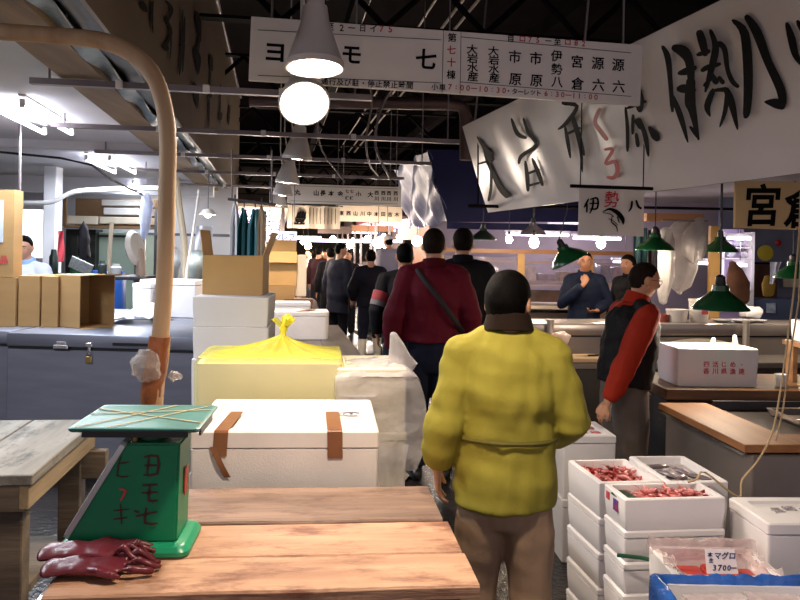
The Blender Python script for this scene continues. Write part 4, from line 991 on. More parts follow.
single('cutting_board', MB().box((0, 0, .018), (.34, .30, .035), .006), M_board, 'pale wooden cutting board with a knife on the steel fish counter', 'cutting board', loc=p, rz=YAW, world=False)
mb = MB().loft([(-.16, 0, .07), (-.08, 0, .085), (0, 0, .08), (.07, 0, .06), (.11, 0, .03)], [(.03, .05), (.085, .085), (.09, .085), (.06, .06), (.02, .02)], 16, ref=V((0, 1, 0)))
mb.move(Matrix.Rotation(radians(-40), 4, 'Y')); lo = min(v.co.z for v in mb.bm.verts); mb.move(Matrix.Translation((0, 0, -lo)))
fh = single('fish_piece', mb, mat('fish_pink', '#e6b0a4', .3, 0, .2, 7, .1, 20, col2='#f0d9cf'), 'pink fish piece standing behind the cutting board', 'fish', loc=cw(563, 350, .36, .772), rz=YAW+.3, world=False)
t2 = thing('kitchen_knife', 'black-handled knife lying on the cutting board', 'knife', cw(588, 353, .15, .809), .25)
part('handle', MB().box((.05, 0, .008), (.11, .022, .014), .005), M_black, t2); part('blade', MB().poly([(-.14, -.004, .004), (-.005, -.016, .004), (-.005, .012, .004)], (0, 0, .002)), MATS['chrome'], t2)
mb = MB().grid(lambda a, b: V(((a-.5)*.95, .10*(b-.5), .13+.075*sin(pi*a)*(1) * (.6+.4*b) - .12*(1-b)*(.4+.6*sin(pi*a)))), 30, 8, .02)
lo = min(v.co.z for v in mb.bm.verts); mb.move(Matrix.Translation((0, 0, -lo)))
single('padded_cover', mb, mat('cream_pad', '#d2c3ab', .6, 0, .08, 4, .15, 12), 'long cream arched padded cover on the fish counter behind the red-print box', 'cover', loc=cw(701, 345, .38, .772), rz=YAW, world=False)
# things on the ledge
def tub(px, r, h, col, lb, cat='tub', nm='plastic_tub', dy=.72):
    single(nm, MB().lathe([(r*.86, 0), (r*.9, .006), (r, h*.9), (r*1.06, h*.9), (r*1.06, h), (r*.94, h), (r*.9, h*.4), (r*.8, .02)], 24), mat('tub_'+col, col, .4, 0, .04), lb, cat, loc=cw(px, 310, dy, 1.061), rz=0, world=False)
tub(699, .095, .22, '#d7cfc9', 'white bucket on the counter ledge left of the big green lamp', 'bucket', 'bucket')
single('bucket_print', MB().box((0, 0, 0), (.06, .004, .06)), M_redp, 'reddish square print stuck on the white bucket', 'sticker', loc=cw(701, 310, .72, 1.17)+V((0, -.102, 0)), rz=0, world=False)
tub(677, .10, .12, '#d9d2cc', 'low white tub on the counter ledge behind the man in the orange jacket')
tub(664, .05, .07, '#8a3b30', 'small dark red bowl on the counter ledge', 'bowl', 'bowl')
for k, (px, r, lb) in enumerate(((742, .12, 'wide pale plate on the counter ledge under the big green lamp'), (722, .10, 'middle pale plate on the counter ledge under the big green lamp'), (758, .08, 'small pale plate at the right on the counter ledge'))):
    single('plate', MB().lathe([(r*.5, 0), (r*.55, .004), (r, .022), (r, .027), (r*.5, .012)], 24), mat('plate_grey', '#b9b6bb', .25, 0, .05), lb, 'plate', loc=cw(px, 315, .68, 1.061), rz=0, world=False)
mb = MB().ball((0, 0, .06), (.12, .09, .065), 16, 10).displace(lambda c, n: .03*noise.noise(c*12)); lo = min(v.co.z for v in mb.bm.verts); mb.move(Matrix.Translation((0, 0, -lo)))
single('plastic_bag', mb, mat('white_bag', '#d9d5d8', .4, 0, .05, 6, .4, 25), 'crumpled white bag on the counter ledge right of the big green lamp', 'bag', loc=cw(752, 308, .85, 1.061), world=False)
tub(480, .12, .05, '#e0d8d4', 'shallow white basin on the counter ledge behind the yellow jacket', 'basin', 'basin')
# ---------------------------------------------------------------- shelf counter with wooden edge
t = thing('shelf_counter', 'dark stall counter with a brown wooden front edge under the red-print box', 'counter', (3.19, 5.22, 0), radians(2))
part('body', MB().box((0, .02, .40), (3.0, .56, .80)), mat('counter_black', '#2a2626', .5, .2, .15), t)
part('wood_edge', MB().box((0, 0, .835), (3.06, .66, .07), .006), wood('edge_wood', '#8b6440', '#5f4028', 'X', 3, .5), t)
part('rear_panel', MB().box((.75, .20, .97), (1.5, .03, .20)), M_steelw, t); part('rear_cap', MB().box((.75, .18, 1.075), (1.5, .08, .015)), M_steelw, t)
t = foam_box('open white foam box with red printed characters on the stall counter', (2.02, 5.10, .871), radians(3), .53, .34, .242, None, open_=True, m=M_foam)
pl = Plane((0, -.1705, 0), (1, 0, 0), (0, 0, 1)); mb = MB()
for k, ch in enumerate(('四', '活', 'じ', 'め', '、')): put_text(mb, pl, ch, -.075+.057*k, .143, .040, 1.0, .012, d=.0005)
for k, ch in enumerate(('香', '川', '県', '漁', '連')): put_text(mb, pl, ch, -.075+.057*k, .100, .040, 1.0, .012, d=.0005)
part('red_print', mb, M_redp, t, label='red print')
mb = MB().ball((0, 0, .07), (.11, .08, .09), 20, 14).displace(lambda c, n: .035*noise.noise(c*14)).loft([(-.06, 0, .13), (-.075, 0, .20), (-.07, .0, .25)], [(.03, .012), (.02, .008), (.012, .005)], 8).loft([(.07, 0, .13), (.08, 0, .2), (.07, 0, .27)], [(.03, .012), (.02, .008), (.012, .005)], 8)
single('plastic_bag', mb, film('greenish_film', '#dfe6dc', .55, .25, .7, 25), 'white plastic carrier bag with handles sticking out of the red-print box', 'bag', loc=(2.16, 5.16, .905), world=False)
single('foam_cup', MB().lathe([(.026, 0), (.035, .075), (.038, .078), (.034, .08), (.024, .01)], 20), M_foam, 'small white cup on the stall counter right of the red-print box', 'cup', loc=(2.46, 5.0, .871), world=False)
t = foam_box('white foam box at the right picture edge on a raised shelf', (2.86, 5.12, 1.145), 0, .42, .3, .14, None, lid=False)
t = thing('raised_shelf', 'small wooden raised shelf under the foam box at the right edge', 'shelf', (2.86, 5.12, .871))
part('board', MB().box((0, 0, .258), (.5, .34, .03)), MATS['edge_wood'], t)
for sx in (-.22, .22): part('leg', MB().box((sx, .1, .122), (.03, .1, .243)), MATS['edge_wood'], t)
# ---------------------------------------------------------------- wood-topped steel counter at the right
M_ctop = wood('counter_top_wood', '#b9814f', '#95623a', 'Y', 2.2, .6, .1)
M_ctop2 = wood('counter_plank_wood', '#b07a4c', '#8a5b38', 'X', 2.2, .6, .1)
t = thing('display_counter', 'stainless steel counter with a light brown wooden top in front of the stall', 'counter', (2.62, 4.25, 0), radians(4))
wx = .99
part('body', MB().box((0, 0, .38), (2*wx-.04, 1.0, .755), .006), M_steelw, t)
part('top_side', MB().box((-wx+.14, .03, .785), (.30, 1.02, .04), .004), M_ctop, t)
part('top_front', MB().box((.14, -.385, .785), (2*wx-.28, .25, .04), .004), M_ctop2, t)
part('loose_plank', MB().box((.28, -.30, .822), (1.35, .20, .03), .004), mat('plank_light', '#b98253', .5, 0, .1, 3, .1, 20, (.3, 2, 2)), t)
part('well', MB().box((.15, .13, .762), (2*wx-.32, .74, .012)), mat('well_steel', '#7c7470', .3, .7, .2, 3), t)
part('tray', MB().rr([(.5, .16, .768, .02), (.52, .18, .81, .02), (.50, .16, .81, .02), (.48, .14, .775, .02)], 4, (.1, .2)), M_steelw, t)
part('rail', MB().box((.15, .50, .80), (2*wx-.32, .03, .05)), M_dsteel, t)
part('edge_trim', MB().box((-wx-.008, .03, .757), (.012, 1.0, .012)), MATS['chrome'], t)
# ================================================================ foam boxes with fish at the right front
M_wax = mat('prawn_red', '#b54448', .3, 0, .2, 12, .2, 60, col2='#dd938e')
M_prn2 = mat('prawn_dark', '#97241f', .3, 0, .2, 12, .2, 60)
def stack(lbs, x, y, rz, w, d, top, group, m=None):
    """closed boxes under an open one whose rim is at top"""
    n = len(lbs); z = 0; hh = top/n
    out = []
    for k, lb in enumerate(lbs):
        last = k == n-1
        out.append(foam_box(lb, (x, y, z), rz, w, d, hh-.001, group, open_=last, lid=not last, lidh=.03, m=m or M_foam, wall=.022, r=.008)); z += hh
    return out
def ctr(x, y, w, d, rz): return x+w/2*cos(rz)-d/2*sin(rz), y+w/2*sin(rz)+d/2*cos(rz)
RA = YAW
ax, ay = ctr(.855, 3.26, .285, .36, RA)
sA = stack(['bottom white foam box of the stack beside the yellow-jacket man', 'second white foam box up in the stack beside the yellow-jacket man', 'third white foam box up in the stack beside the yellow-jacket man', 'fourth white foam box, just under the open prawn box beside the yellow-jacket man', 'open white foam box of red prawns on the stack beside the yellow-jacket man'], ax, ay, RA, .285, .36, .74, 'foam boxes of the left prawn stack')
bx_, by_ = ctr(.895, 3.03, .42, .21, RA*.8)
sB = stack(['bottom white foam box of the front prawn stack', 'second white foam box up in the front prawn stack', 'third white foam box up in the front prawn stack', 'fourth white foam box up in the front prawn stack', 'fifth white foam box, just under the open front prawn box', 'open white foam box of red prawns nearest to the camera, dark leaf in its corner'], bx_, by_, RA*.8, .42, .21, .745, 'foam boxes of the front prawn stack')
cx_, cy_ = ctr(1.155, 3.31, .275, .42, RA*.6)
sC = stack(['bottom white foam box of the ice-fish stack', 'middle white foam box of the ice-fish stack', 'open white foam box with greyish iced fish behind the prawn boxes'], cx_, cy_, RA*.6, .275, .42, .735, 'foam boxes of the ice-fish stack')
part('label_print', MB().box((-.212, -.02, .075), (.003, .045, .045)), mat('blue_red_print', '#3a3d8f', .5, 0, .5, 40, col2='#b83a4a'), sB[-1], label='blue and red printed square')
part('red_print', MB().box((-.212, .06, .09), (.003, .03, .03)), M_redp, sB[-1])
# prawns: one mesh shared
def prawn_mesh():
    mb = MB(); pts = []; rad = []
    for i in range(9):
        a = -.9+i*.26; r = .034
        pts.append((r*sin(a)*1.15, -r*cos(a)+.034, .0)); rad.append((.0095*sin(pi*(i+1.2)/11)+.001, .0075*sin(pi*(i+1.2)/11)+.001))
    mb.loft(pts, rad, 8, ref=V((0, 0, 1)))
    e = V(pts[-1])
    mb.poly([e, e+V((.012, .012, .002)), e+V((.016, .004, 0)), e+V((.012, -.004, .002))], (0, 0, .0012))
    s = V(pts[0])
    mb.tube([s, s+V((-.012, .012, .006)), s+V((-.02, .03, .006))], .0006, 4).tube([s, s+V((-.016, .008, .008)), s+V((-.03, .02, .006))], .0006, 4)
    for i in range(2, 6): mb.tube([V(pts[i]), V(pts[i])+V((0, .012, -.004))], .001, 4)
    me = mb.to_mesh('prawn'); me.materials.append(M_wax); return me
PM = prawn_mesh(); PM2 = PM.copy(); PM2.materials.clear(); PM2.materials.append(M_prn2)
def prawns(n, x, y, z0, z1, rz, w, d, group, label, sc=1.0):
    for k in range(n):
        o = bpy.data.objects.new('prawn', PM if random.random() < .7 else PM2); COL.objects.link(o)
        u, v = (random.random()-.5)*w, (random.random()-.5)*d
        hmp = (1-(2*u/w)**2*.5)*(1-(2*v/d)**2*.4)
        o.location = (x+u*cos(rz)-v*sin(rz), y+u*sin(rz)+v*cos(rz), z0+(z1-z0)*(k/n)*hmp)
        o.rotation_euler = (random.uniform(-.5, .5), random.uniform(-.5, .5), random.uniform(0, 6.28)); o.scale = (sc,)*3
        o['label'] = label; o['category'] = 'prawn'; o['group'] = group
def bed(t, w, d, z, m, nm):
    part(nm, MB().grid(lambda a, b: V(((a-.5)*w, (b-.5)*d, z+.012*noise.noise((a*6, b*6, 3)))), 12, 12, .02), m, t)
M_ice = mat('crushed_ice', '#cfcdd2', .3, 0, .15, 30, .6, 90)
zA = .74; hA = .148
bed(sA[-1], .225, .30, hA-.06, M_ice, 'ice_bed'); bed(sB[-1], .36, .15, .124-.045, M_ice, 'ice_bed')
prawns(85, ax, ay, zA-.045, zA-.008, RA, .20, .27, 'prawns in the left open box', 'small red prawn heaped in the open box on the stack beside the yellow jacket', .9)
prawns(85, bx_+.02, by_, zA-.035, zA+.004, RA*.8, .30, .10, 'prawns in the front open box', 'small red prawn heaped in the open front box above the fish tray boxes', .9)
mb = MB().grid(lambda a, b: V(((a-.5)*.09, (b-.5)*.07, .008*sin(a*3)+.006*b)), 8, 6, .003)
single('leaf', mb, mat('dark_leaf', '#1d4034', .4, 0, .2, 20), 'dark green leaf at the corner of the front prawn box', 'leaf', loc=(bx_-.165, by_-.03, zA-.012), rz=.3, world=False)
hC = .245
part('ice', MB().grid(lambda a, b: V(((a-.5)*.225, (b-.5)*.37, hC-.035+.014*noise.noise((a*9, b*9, 7)))), 24, 24, .02), mat('grey_ice', '#9c9296', .25, 0, .3, 18, .8, 60, col2='#c8c2c6'), sC[-1], label='greyish ice').__setitem__('kind', 'stuff')
for k, (u, v, r) in enumerate(((-.05, .08, .3), (.03, .02, 1.9), (.0, -.09, .9), (.06, -.06, 2.6), (-.06, -.02, 2.2))):
    mb = MB().loft([(-.07, 0, .01), (-.04, .004, .012), (0, .002, .013), (.04, 0, .01), (.06, 0, .008)], [(.004, .004), (.014, .010), (.016, .011), (.009, .007), (.003, .002)], 10, ref=V((0, 1, 0))).poly([(.055, 0, .008), (.085, .018, .009), (.078, 0, .008), (.085, -.018, .009)], (0, 0, .002))
    single('small_fish', mb, mat('silver_fish', '#a99aa0', .2, .3, .3, 20), 'small silvery fish on the grey ice in the open box behind the prawns', 'fish', 'fish on the grey ice', loc=(cx_+u, cy_+v, .735-.03), rz=r, world=False)
# closed boxes right
dx, dy_ = 1.355+.26, 2.87+.16
for k, (z, h, lb) in enumerate(((0, .235, 'bottom closed white foam box at the right front'), (.236, .24, 'middle closed white foam box at the right front'), (.477, .243, 'top closed white foam box at the right front, faint writing on its lid'))):
    t = foam_box(lb, (dx+.012*(k == 1), dy_, z), radians(3), .50, .31, h, 'closed foam boxes at the right front', m=M_foamw if k < 2 else M_foam)
pl = Plane((0, 0, .2315), (1, 0, 0), (0, 1, 0)); mb = MB()
for k, ch in enumerate('長崎産冷凍'): put_text(mb, pl, ch, -.12+.06*k, .02+.02*(k % 2), .055, 1, 0)
part('lid_writing', mb, mat('faint_ink', '#a9a3a9', .6), t, label='faint grey writing')
# tuna box with clear plastic and price card
ex0, ey0 = 1.155, 2.80
foam_box('white foam box under the red tuna box', (ex0, ey0, 0), 0, .385, .29, .22, 'foam boxes of the tuna stack')
foam_box('white foam box second up under the red tuna box', (ex0, ey0, .221), 0, .385, .29, .20, 'foam boxes of the tuna stack')
t = foam_box('open white foam box lined with clear plastic, red tuna inside', (ex0, ey0, .422), 0, .385, .29, .178, 'foam boxes of the tuna stack', open_=True, wall=.028)
pl = Plane((-.194, 0, 0), (0, -1, 0), (0, 0, 1)); mb = MB()
for k, ch in enumerate('鮪'): put_text(mb, pl, ch, .04, .11, .05, 1, .02, d=.001)
put_text(mb, pl, '生', .04, .06, .04, 1, .02, d=.001); part('pink_print', mb, mat('magenta_ink', '#c23a78', .5), t, label='magenta print')
mb = MB().grid(lambda a, b: V((-.20+.40*a, .10+.05*b, .165+.05*sin(pi*b)+.02*noise.noise((a*9, b*5, 1)))), 30, 10)
mb.grid(lambda a, b: V((-.185+.05*b+.01*sin(a*12), -.14+.28*a, .185-.02*b+.02*noise.noise((a*9, b*5, 4)))), 24, 6).grid(lambda a, b: V((.185-.05*b+.01*sin(a*12), -.14+.28*a, .185-.02*b+.02*noise.noise((a*9, b*5, 9)))), 24, 6)
part('plastic_liner', mb, film('liner_film', '#f3e6e6', .3, .12, .9, 35), t, angle=80)
M_tuna = mat('tuna_red', '#a51f1c', .28, 0, .2, 9, .1, 30, (1, 4, 1), col2='#c9493c')
for k, (u, v, s, lb) in enumerate(((-.08, .0, 1, 'red tuna block at the left in the plastic-lined box'), (.04, .02, 1, 'red tuna block in the middle of the plastic-lined box, under the card'), (.12, -.02, .8, 'red tuna block at the right in the plastic-lined box'))):
    single('tuna_block', MB().box((0, 0, .05), (.11*s, .19, .10), .016, seg=3), M_tuna, lb, 'fish', 'tuna blocks in the plastic-lined box', loc=(ex0+u, ey0+v, .452), rz=.05*(k-1), world=False)
cp = Plane((ex0+.0, ey0-.02, .565), (.99, -.05, .03), (0, .55, .83))
t = thing('price_card', 'white price card with blue handwriting standing on the red tuna', 'card', cp.at(.0, .0), 0)
part('card', MB().poly([cp.at(-.035, 0), cp.at(.075, 0), cp.at(.078, .085), cp.at(-.028, .085)], cp.n*-.002), mat('card_white', '#e6e2ea', .5, 0, .02), t, True)
mb = MB()
for txt, u, v, s in (('本', -.012, .065, .018), ('生', -.012, .045, .016), ('マグロ', .04, .062, .026), ('3', -.005, .02, .026), ('7', .014, .02, .028), ('0', .03, .02, .025), ('0', .046, .02, .025), ('ー', .062, .02, .024)):
    put_text(mb, cp, txt, u, v, s, 1, .02, 0, .3, .001)
part('handwriting', mb, mat('blue_marker', '#2b2f6b', .5), t, True)
# blue-lined tray with packets
M_bluef = mat('blue_liner', '#3c78da', .2, 0, .2, 6, .9, 26)
t = thing('fish_tray', 'foam tray lined with shiny blue plastic at the bottom right front', 'tray', (1.16, 2.43, 0), 0)
part('body', MB().rr([(.29, .16, 0, .02), (.30, .17, .605, .02), (.29, .16, .61, .02), (.27, .14, .61, .02), (.26, .13, .56, .02)]), M_foam, t)
def liner(a, b):
    ang = a*2*pi; ca, sa = cos(ang), sin(ang); k = max(abs(ca)/.30, abs(sa)/.17); x, y = ca/k, sa/k
    s, z = ((1.03, .44+b*.54) if b < .33 else (1.03-.18*(b-.33)/.67, .625+.02*sin((b-.33)/.67*pi)-.04*((b-.33)/.67)**2))
    return V((x*s, y*s, z+.012*noise.noise((ca*6, sa*6, b*4))))
part('blue_plastic', MB().grid(liner, 90, 14, .004), M_bluef, t, angle=80, label='shiny blue plastic liner')
for k, (u, v, r, lb) in enumerate(((-.12, -.02, .1, 'clear-topped packet at the left in the blue-lined tray'), (.07, -.01, -.12, 'clear-topped packet at the right in the blue-lined tray'))):
    q = thing('fish_packet', lb, 'packet', (1.16+u, 2.43+v, .572), r)
    part('tray', MB().rr([(.09, .10, 0, .012), (.10, .11, .028, .012), (.105, .115, .03, .012), (.095, .105, .026, .012), (.085, .095, .008, .012)]), M_foam, q)
    for j in range(4): part('fillet', MB().ball((-.06+.04*j, 0, .02), (.02, .085, .012), 12, 8), mat('fillet_pink', '#d8a39a', .3, 0, .2, 20), q)
    part('wrap', MB().grid(lambda a, b: V(((a-.5)*.2, (b-.5)*.22, .036+.004*noise.noise((a*8, b*8, k)))), 14, 14), MATS['liner_film'], q)
# white box with red print on the floor stack behind the yellow-jacket man
foam_box('white foam box on the floor between the yellow and orange jackets, under the red-printed one', (1.05, 4.45, 0), radians(4), .30, .36, .35, 'foam boxes between the two men')
t = foam_box('white foam box with red print on its lid between the yellow and orange jackets', (1.05, 4.45, .351), radians(4), .30, .36, .35, 'foam boxes between the two men')
pl = Plane((.03, 0, .3385), (1, 0, 0), (0, 1, 0)); mb = MB()
for k, ch in enumerate('鮮魚'): put_text(mb, pl, ch, .0+.08*k-.04, .06, .08, 1, .03)
for k, ch in enumerate('築地'): put_text(mb, pl, ch, .0+.08*k-.04, -.06, .06, 1, .03)
part('red_print', mb, M_redp, t, label='red print')
# ropes and straps
rp = [P(801, 190, 3.6), P(796, 270, 3.5), P(789, 330, 3.45), P(779, 400, 3.4), P(771, 436, 3.36), P(757, 462, 3.33), P(742, 480, 3.3), P(738, 497, 3.27)]
rp += [V((1.30, 3.27, .79)), V((1.26, 3.255, .765)), V((1.22, 3.24, .757))]
single('rope', MB().loft(smooth([rp[0]+V((0, 0, 1.2))]+rp, 4), [.0045]*(len(rp)*4+1), 8), M_rope, 'straw-coloured rope hanging at the right and trailing onto the prawn boxes', 'rope')
single('rope', MB().loft([P(803, 190, 3.62)+V((0, 0, 1.2)), P(803, 190, 3.62), P(799, 300, 3.52), P(791, 350, 3.48), P(783, 410, 3.42), P(776, 440, 3.4)], [.004]*6, 8), M_rope, 'shorter straw-coloured rope end hanging close to the longer one', 'rope')
single('green_strap', MB().loft([V((.86, 3.0, .54)), V((.95, 2.985, .537)), V((1.04, 2.975, .52)), V((1.10, 2.96, .50))], [(.008, .0015)]*4, 8, ref=V((0, 0, 1))), mat('green_band', '#2f6b4a', .4), 'dark green packing strap across the front prawn stack', 'strap')
# ================================================================ green enamel lamps
M_genam = mat('lamp_green', '#17502c', .25, 0, .08, 4)
M_gdark = mat('lamp_dark', '#1c2622', .3, 0, .1)
def green_lamp(px, py, Y, dia, lb, m=None, tilt=0., az=0., top=None, lit=None, e=20):
    c = P(px, py, Y); R_ = dia/2
    t = thing('enamel_lamp', lb, 'lamp', c, 0, 'enamel shade lamps over the right stalls')
    R = Matrix.Rotation(az, 4, 'Z') @ Matrix.Rotation(tilt, 4, 'Y')
    k = R_/.18
    part('shade', MB().lathe([(.03*k, .15*k), (.05*k, .145*k), (.055*k, .11*k), (.085*k, .085*k), (.14*k, .045*k), (.178*k, 0), (.18*k, -.012*k), (.172*k, -.012*k), (.13*k, .035*k), (.06*k, .075*k), (.03*k, .1*k)], 28, R), m or M_genam, t)
    part('socket', MB().lathe([(.03*k, .14*k), (.034*k, .15*k), (.03*k, .2*k), (.012*k, .215*k)], 14, R), M_black, t)
    part('bulb', MB().ball(R @ V((0, 0, .03*k)), .036*k, 14, 10), lit or mat('bulb_off', '#d8d4cc', .2, 0, 0), t)
    a = R @ V((0, 0, .21*k))
    part('cord', MB().tube([a, V((a.x*.3, a.y*.3, .45)), V((0, 0, (top or 1.1)))], .006, 6), M_black, t)
    if e: POINTS.append((c-V((0, 0, .03)), e, WARM))
    return c
WARM = (1, .80, .62)
green_lamp(720, 308, 5.0, .36, 'big green enamel lamp hanging over the red-print box', top=1.3, lit=M_bulbw, e=40)
green_lamp(655, 249, 7.4, .36, 'green enamel lamp below the white fish banner, right end')
green_lamp(720, 251, 8.0, .36, 'green enamel lamp above the big one, in front of the bright shelves')
green_lamp(793, 277, 7.3, .36, 'green enamel lamp at the right picture edge', top=.9)
green_lamp(569, 260, 7.2, .36, 'tilted green enamel lamp above the man in the navy sweater', tilt=radians(28), az=pi, top=.9)
green_lamp(483, 239, 9.6, .33, 'dark enamel lamp hanging left of the row, above the yellow-jacket head', m=M_gdark)
green_lamp(533, 234, 9.8, .34, 'greyish enamel lamp hanging in the middle behind the tilted green one', m=mat('lamp_grey', '#6d6670', .3, 0, .1))
def bulb(px, py, Y, r, lb, e, top=.7):
    c = P(px, py, Y)
    t = thing('bare_bulb', lb, 'lamp', c, 0, 'bare bulbs of the right stalls')
    part('glass', MB().lathe([(.005, -r*1.2), (r*.7, -r*.95), (r, -r*.2), (r*.8, r*.5), (r*.4, r*1.1), (.012, r*1.4)], 16), M_bulb, t)
    part('socket', MB().lathe([(.018, r*1.2), (.02, r*2), (.008, r*2.2)], 10), M_black, t); part('cord', MB().tube([(0, 0, r*2.1), (0, 0, top)], .005, 5), M_black, t)
    POINTS.append((c-V((0, 0, r*1.5)), e, (1, .78, .55)))
bulb(534, 242, 8.4, .055, 'glowing bare bulb hanging in the middle of the right stalls', 16)
bulb(601, 243, 8.4, .05, 'glowing bare bulb between the two people behind the counter', 14)
bulb(509, 239, 10, .045, 'smaller glowing bare bulb left of the middle one', 18)
# ================================================================ behind the fish counter: glass cases, tubes, shelves
M_ywood = mat('yellow_wood', '#c59a58', .45, 0, .1, 4, .05, 20, (.3, 1, 1))
M_brwood = mat('orange_wood', '#a9764c', .5, 0, .12, 4, .05, 20, (.3, 1, 1))
Yc = 10.9
def bx2(mb, px0, py0, px1, py1, Y, dep):
    a, b = P(px0, py0, Y), P(px1, py1, Y)
    return mb.box(((a.x+b.x)/2, Y+dep/2, (a.z+b.z)/2), (abs(b.x-a.x), dep, abs(a.z-b.z)))
t = thing('glass_case', 'wood-framed glass case with bright blurred goods behind the fish counter', 'case', (P(555, 300, Yc).x, Yc, 0))
bx2r = lambda nm, m, *a: part(nm, bx2(MB(), *a), m, t, True)
bx2r('top_beam', M_brwood, 440, 248, 648, 256, Yc, .12)
for px in (440, 521, 590, 645): bx2r('post', M_ywood, px-3, 254, px+3, 300, Yc+.01, .08)
bx2r('mid_rail', M_ywood, 440, 283, 648, 288, Yc+.02, .06); bx2r('thin_rail', M_ywood, 440, 261, 648, 263.5, Yc+.06, .04)
bx2r('lower_panel', mat('case_panel', '#6a5049', .4, 0, .35, 3.5), 440, 288, 648, 304, Yc+.05, .04)
bx2r('counter_board', mat('cream_counter', '#d9c9b0', .5, 0, .06, 3), 440, 304, 648, 311, Yc-.12, .9)
a, b = P(440, 311, Yc), P(648, 311, Yc)
part('base', MB().box(((a.x+b.x)/2, Yc+.4, a.z/2), (b.x-a.x, .7, a.z)), mat('case_base', '#8d7c6c', .6, 0, .1), t, True)
bx2r('shelf_board', mat('case_shelf', '#b5a3a8', .5, 0, .1), 440, 281, 648, 283, Yc+.15, .5)
gl = film('case_glass', '#e8e4ee', .10, .05, 0, 5)
part('glass_pane', bx2(MB(), 443, 256, 646, 283, Yc+.035, .006), gl, t, True)
cols = ['#b57fa8', '#c9b9c4', '#8a7fa0', '#d9c9c2', '#e2d8dc', '#a1839c', '#b08c7c', '#cfc4d6', '#9a9ab5', '#d8b9c6']
k = 0; px = 445
while px < 640:
    w = random.uniform(9, 20); h = random.uniform(6, 16)
    a = P(px, 281, Yc+.4); b = P(px+w, 281-h, Yc+.4)
    single('goods_box', MB().box(((a.x+b.x)/2, Yc+.42, (a.z+b.z)/2), (b.x-a.x, .3, b.z-a.z), .01), mat('goods_%d' % (k % 10), cols[k % 10], .4, 0, .25, 9), 'pale %s parcel, number %s from the left in the glass case' % (('pink', 'cream', 'violet', 'buff', 'white', 'mauve', 'tan', 'lilac', 'bluish', 'rosy')[k % 10], ('one', 'two', 'three', 'four', 'five', 'six', 'seven', 'eight', 'nine', 'ten', 'eleven', 'twelve', 'thirteen', 'fourteen', 'fifteen', 'sixteen', 'seventeen', 'eighteen')[k]), 'parcel', 'parcels in the glass case')
    px += w+random.uniform(1, 5); k += 1
struct('wall_stall', MB().box((5.5, 13.6, 1.4), (10, .1, 2.8)), mat('stall_wall', '#a89aa2', .7, 0, .15, 1.5), 'stall back wall')
for k, (x0, x1, y, Y, lb) in enumerate(((462, 582, 211, 11.6, 'long violet-white fluorescent tube under the navy awning'), (505, 570, 234, 12.0, 'fluorescent tube low behind the middle enamel lamp'), (572, 622, 238, 12.2, 'fluorescent tube behind the right-hand bare bulb'), (548, 600, 226, 12.6, 'short fluorescent tube beside the tilted green lamp'), (612, 640, 262, 12.0, 'fluorescent tube low beside the dark-haired person'), (726, 752, 238, 11.0, 'fluorescent tube in the bright shelf at the right'), (734, 748, 265, 11.0, 'lower fluorescent tube in the bright shelf at the right'), (697, 712, 263, 11.5, 'short fluorescent tube behind the white bucket'))):
    a, b = P(x0, y, Y), P(x1, y+(x1-x0)*.02, Y)
    t = thing('ceiling_lamp', lb, 'lamp', (a+b)/2, 0, 'fluorescent lamps of the right stalls')
    L = (b-a).length
    part('housing', MB().box((0, .03, .05), (L, .07, .04)), M_white, t); part('tube', MB().tube([(-L/2+.02, 0, 0), (L/2-.02, 0, 0)], .022, 8), M_tubep, t)
    part('hanger_rod', MB().tube([(0, .03, .06), (0, .03, .5)], .006, 5), M_gal, t)
    POINTS.append(((a+b)/2-V((0, .05, .1)), 14*L, (.93, .86, 1)))
# hanging rods with rail over the counter
single('lamp_rail', MB().tube([P(468, 206, 8.3), P(640, 208, 8.6)], .018, 8).tube([P(478, 206, 8.3), P(478, 130, 8.3)], .008, 6).tube([P(630, 208, 8.6), P(630, 130, 8.6)], .008, 6), M_girder, 'thin dark rail carrying lamps in front of the navy awning', 'rail')
# stall canopy under the banner and dark beam
struct('ceiling_stall', MB().poly([V((1.75, 7.9, 2.62)), V((1.75, 13.6, 2.62)), V((10, 13.6, 2.62)), V((10, 7.9, 2.62))], (0, 0, .05)), mat('stall_ceiling', '#b5a79c', .7, 0, .08, 2), 'stall canopy')
single('wood_beam', bx2(MB(), 647, 213, 704, 222, 8.4, .12), M_brwood, 'short orange-brown wooden beam above the hanging white bags', 'beam')
single('dark_beam', bx2(MB(), 640, 206, 830, 212, 8.6, .1), M_girder, 'long dark beam under the stall canopy at the right', 'beam')
single('post', bx2(MB(), 711, 226, 717, 443, 8.9, .07), M_ywood, 'yellow wooden post beside the hanging white bags', 'post')
# hanging white plastic bags
M_wbag = film('white_bag_film', '#ded8d6', .55, .3, .9, 22)
for k, (px, y0, y1, w, lb) in enumerate(((683, 224, 292, 34, 'big white plastic bag hanging above the white bucket'), (697, 222, 262, 22, 'smaller white plastic bag hanging at the right of the big one'), (668, 232, 300, 16, 'narrow white plastic bag hanging at the left of the big one'))):
    c0_, c1_ = P(px, y0, 7.9-.12*k), P(px-4, y1, 7.9-.12*k); W_2 = w*7.9/FPX/2
    pts = [c0_.lerp(c1_, s) for s in (0, .12, .35, .65, .9, 1)]
    mb = MB().loft(pts, [(W_2*.35, .03), (W_2*.7, .06), (W_2, .09), (W_2*.95, .09), (W_2*.6, .05), (W_2*.2, .02)], 24).displace(lambda c, n: .05*noise.noise(c*7+V((k, 0, 0)))+.035*noise.noise(V((c.x*24, c.y*24, c.z*9))))
    single('plastic_bag', mb, M_wbag, lb, 'bag')
mb = MB().tube([P(662, 220, 7.75), P(708, 221, 7.75)], .01, 6); single('bag_rail', mb, M_gal, 'thin rail from which the white plastic bags hang', 'rail')
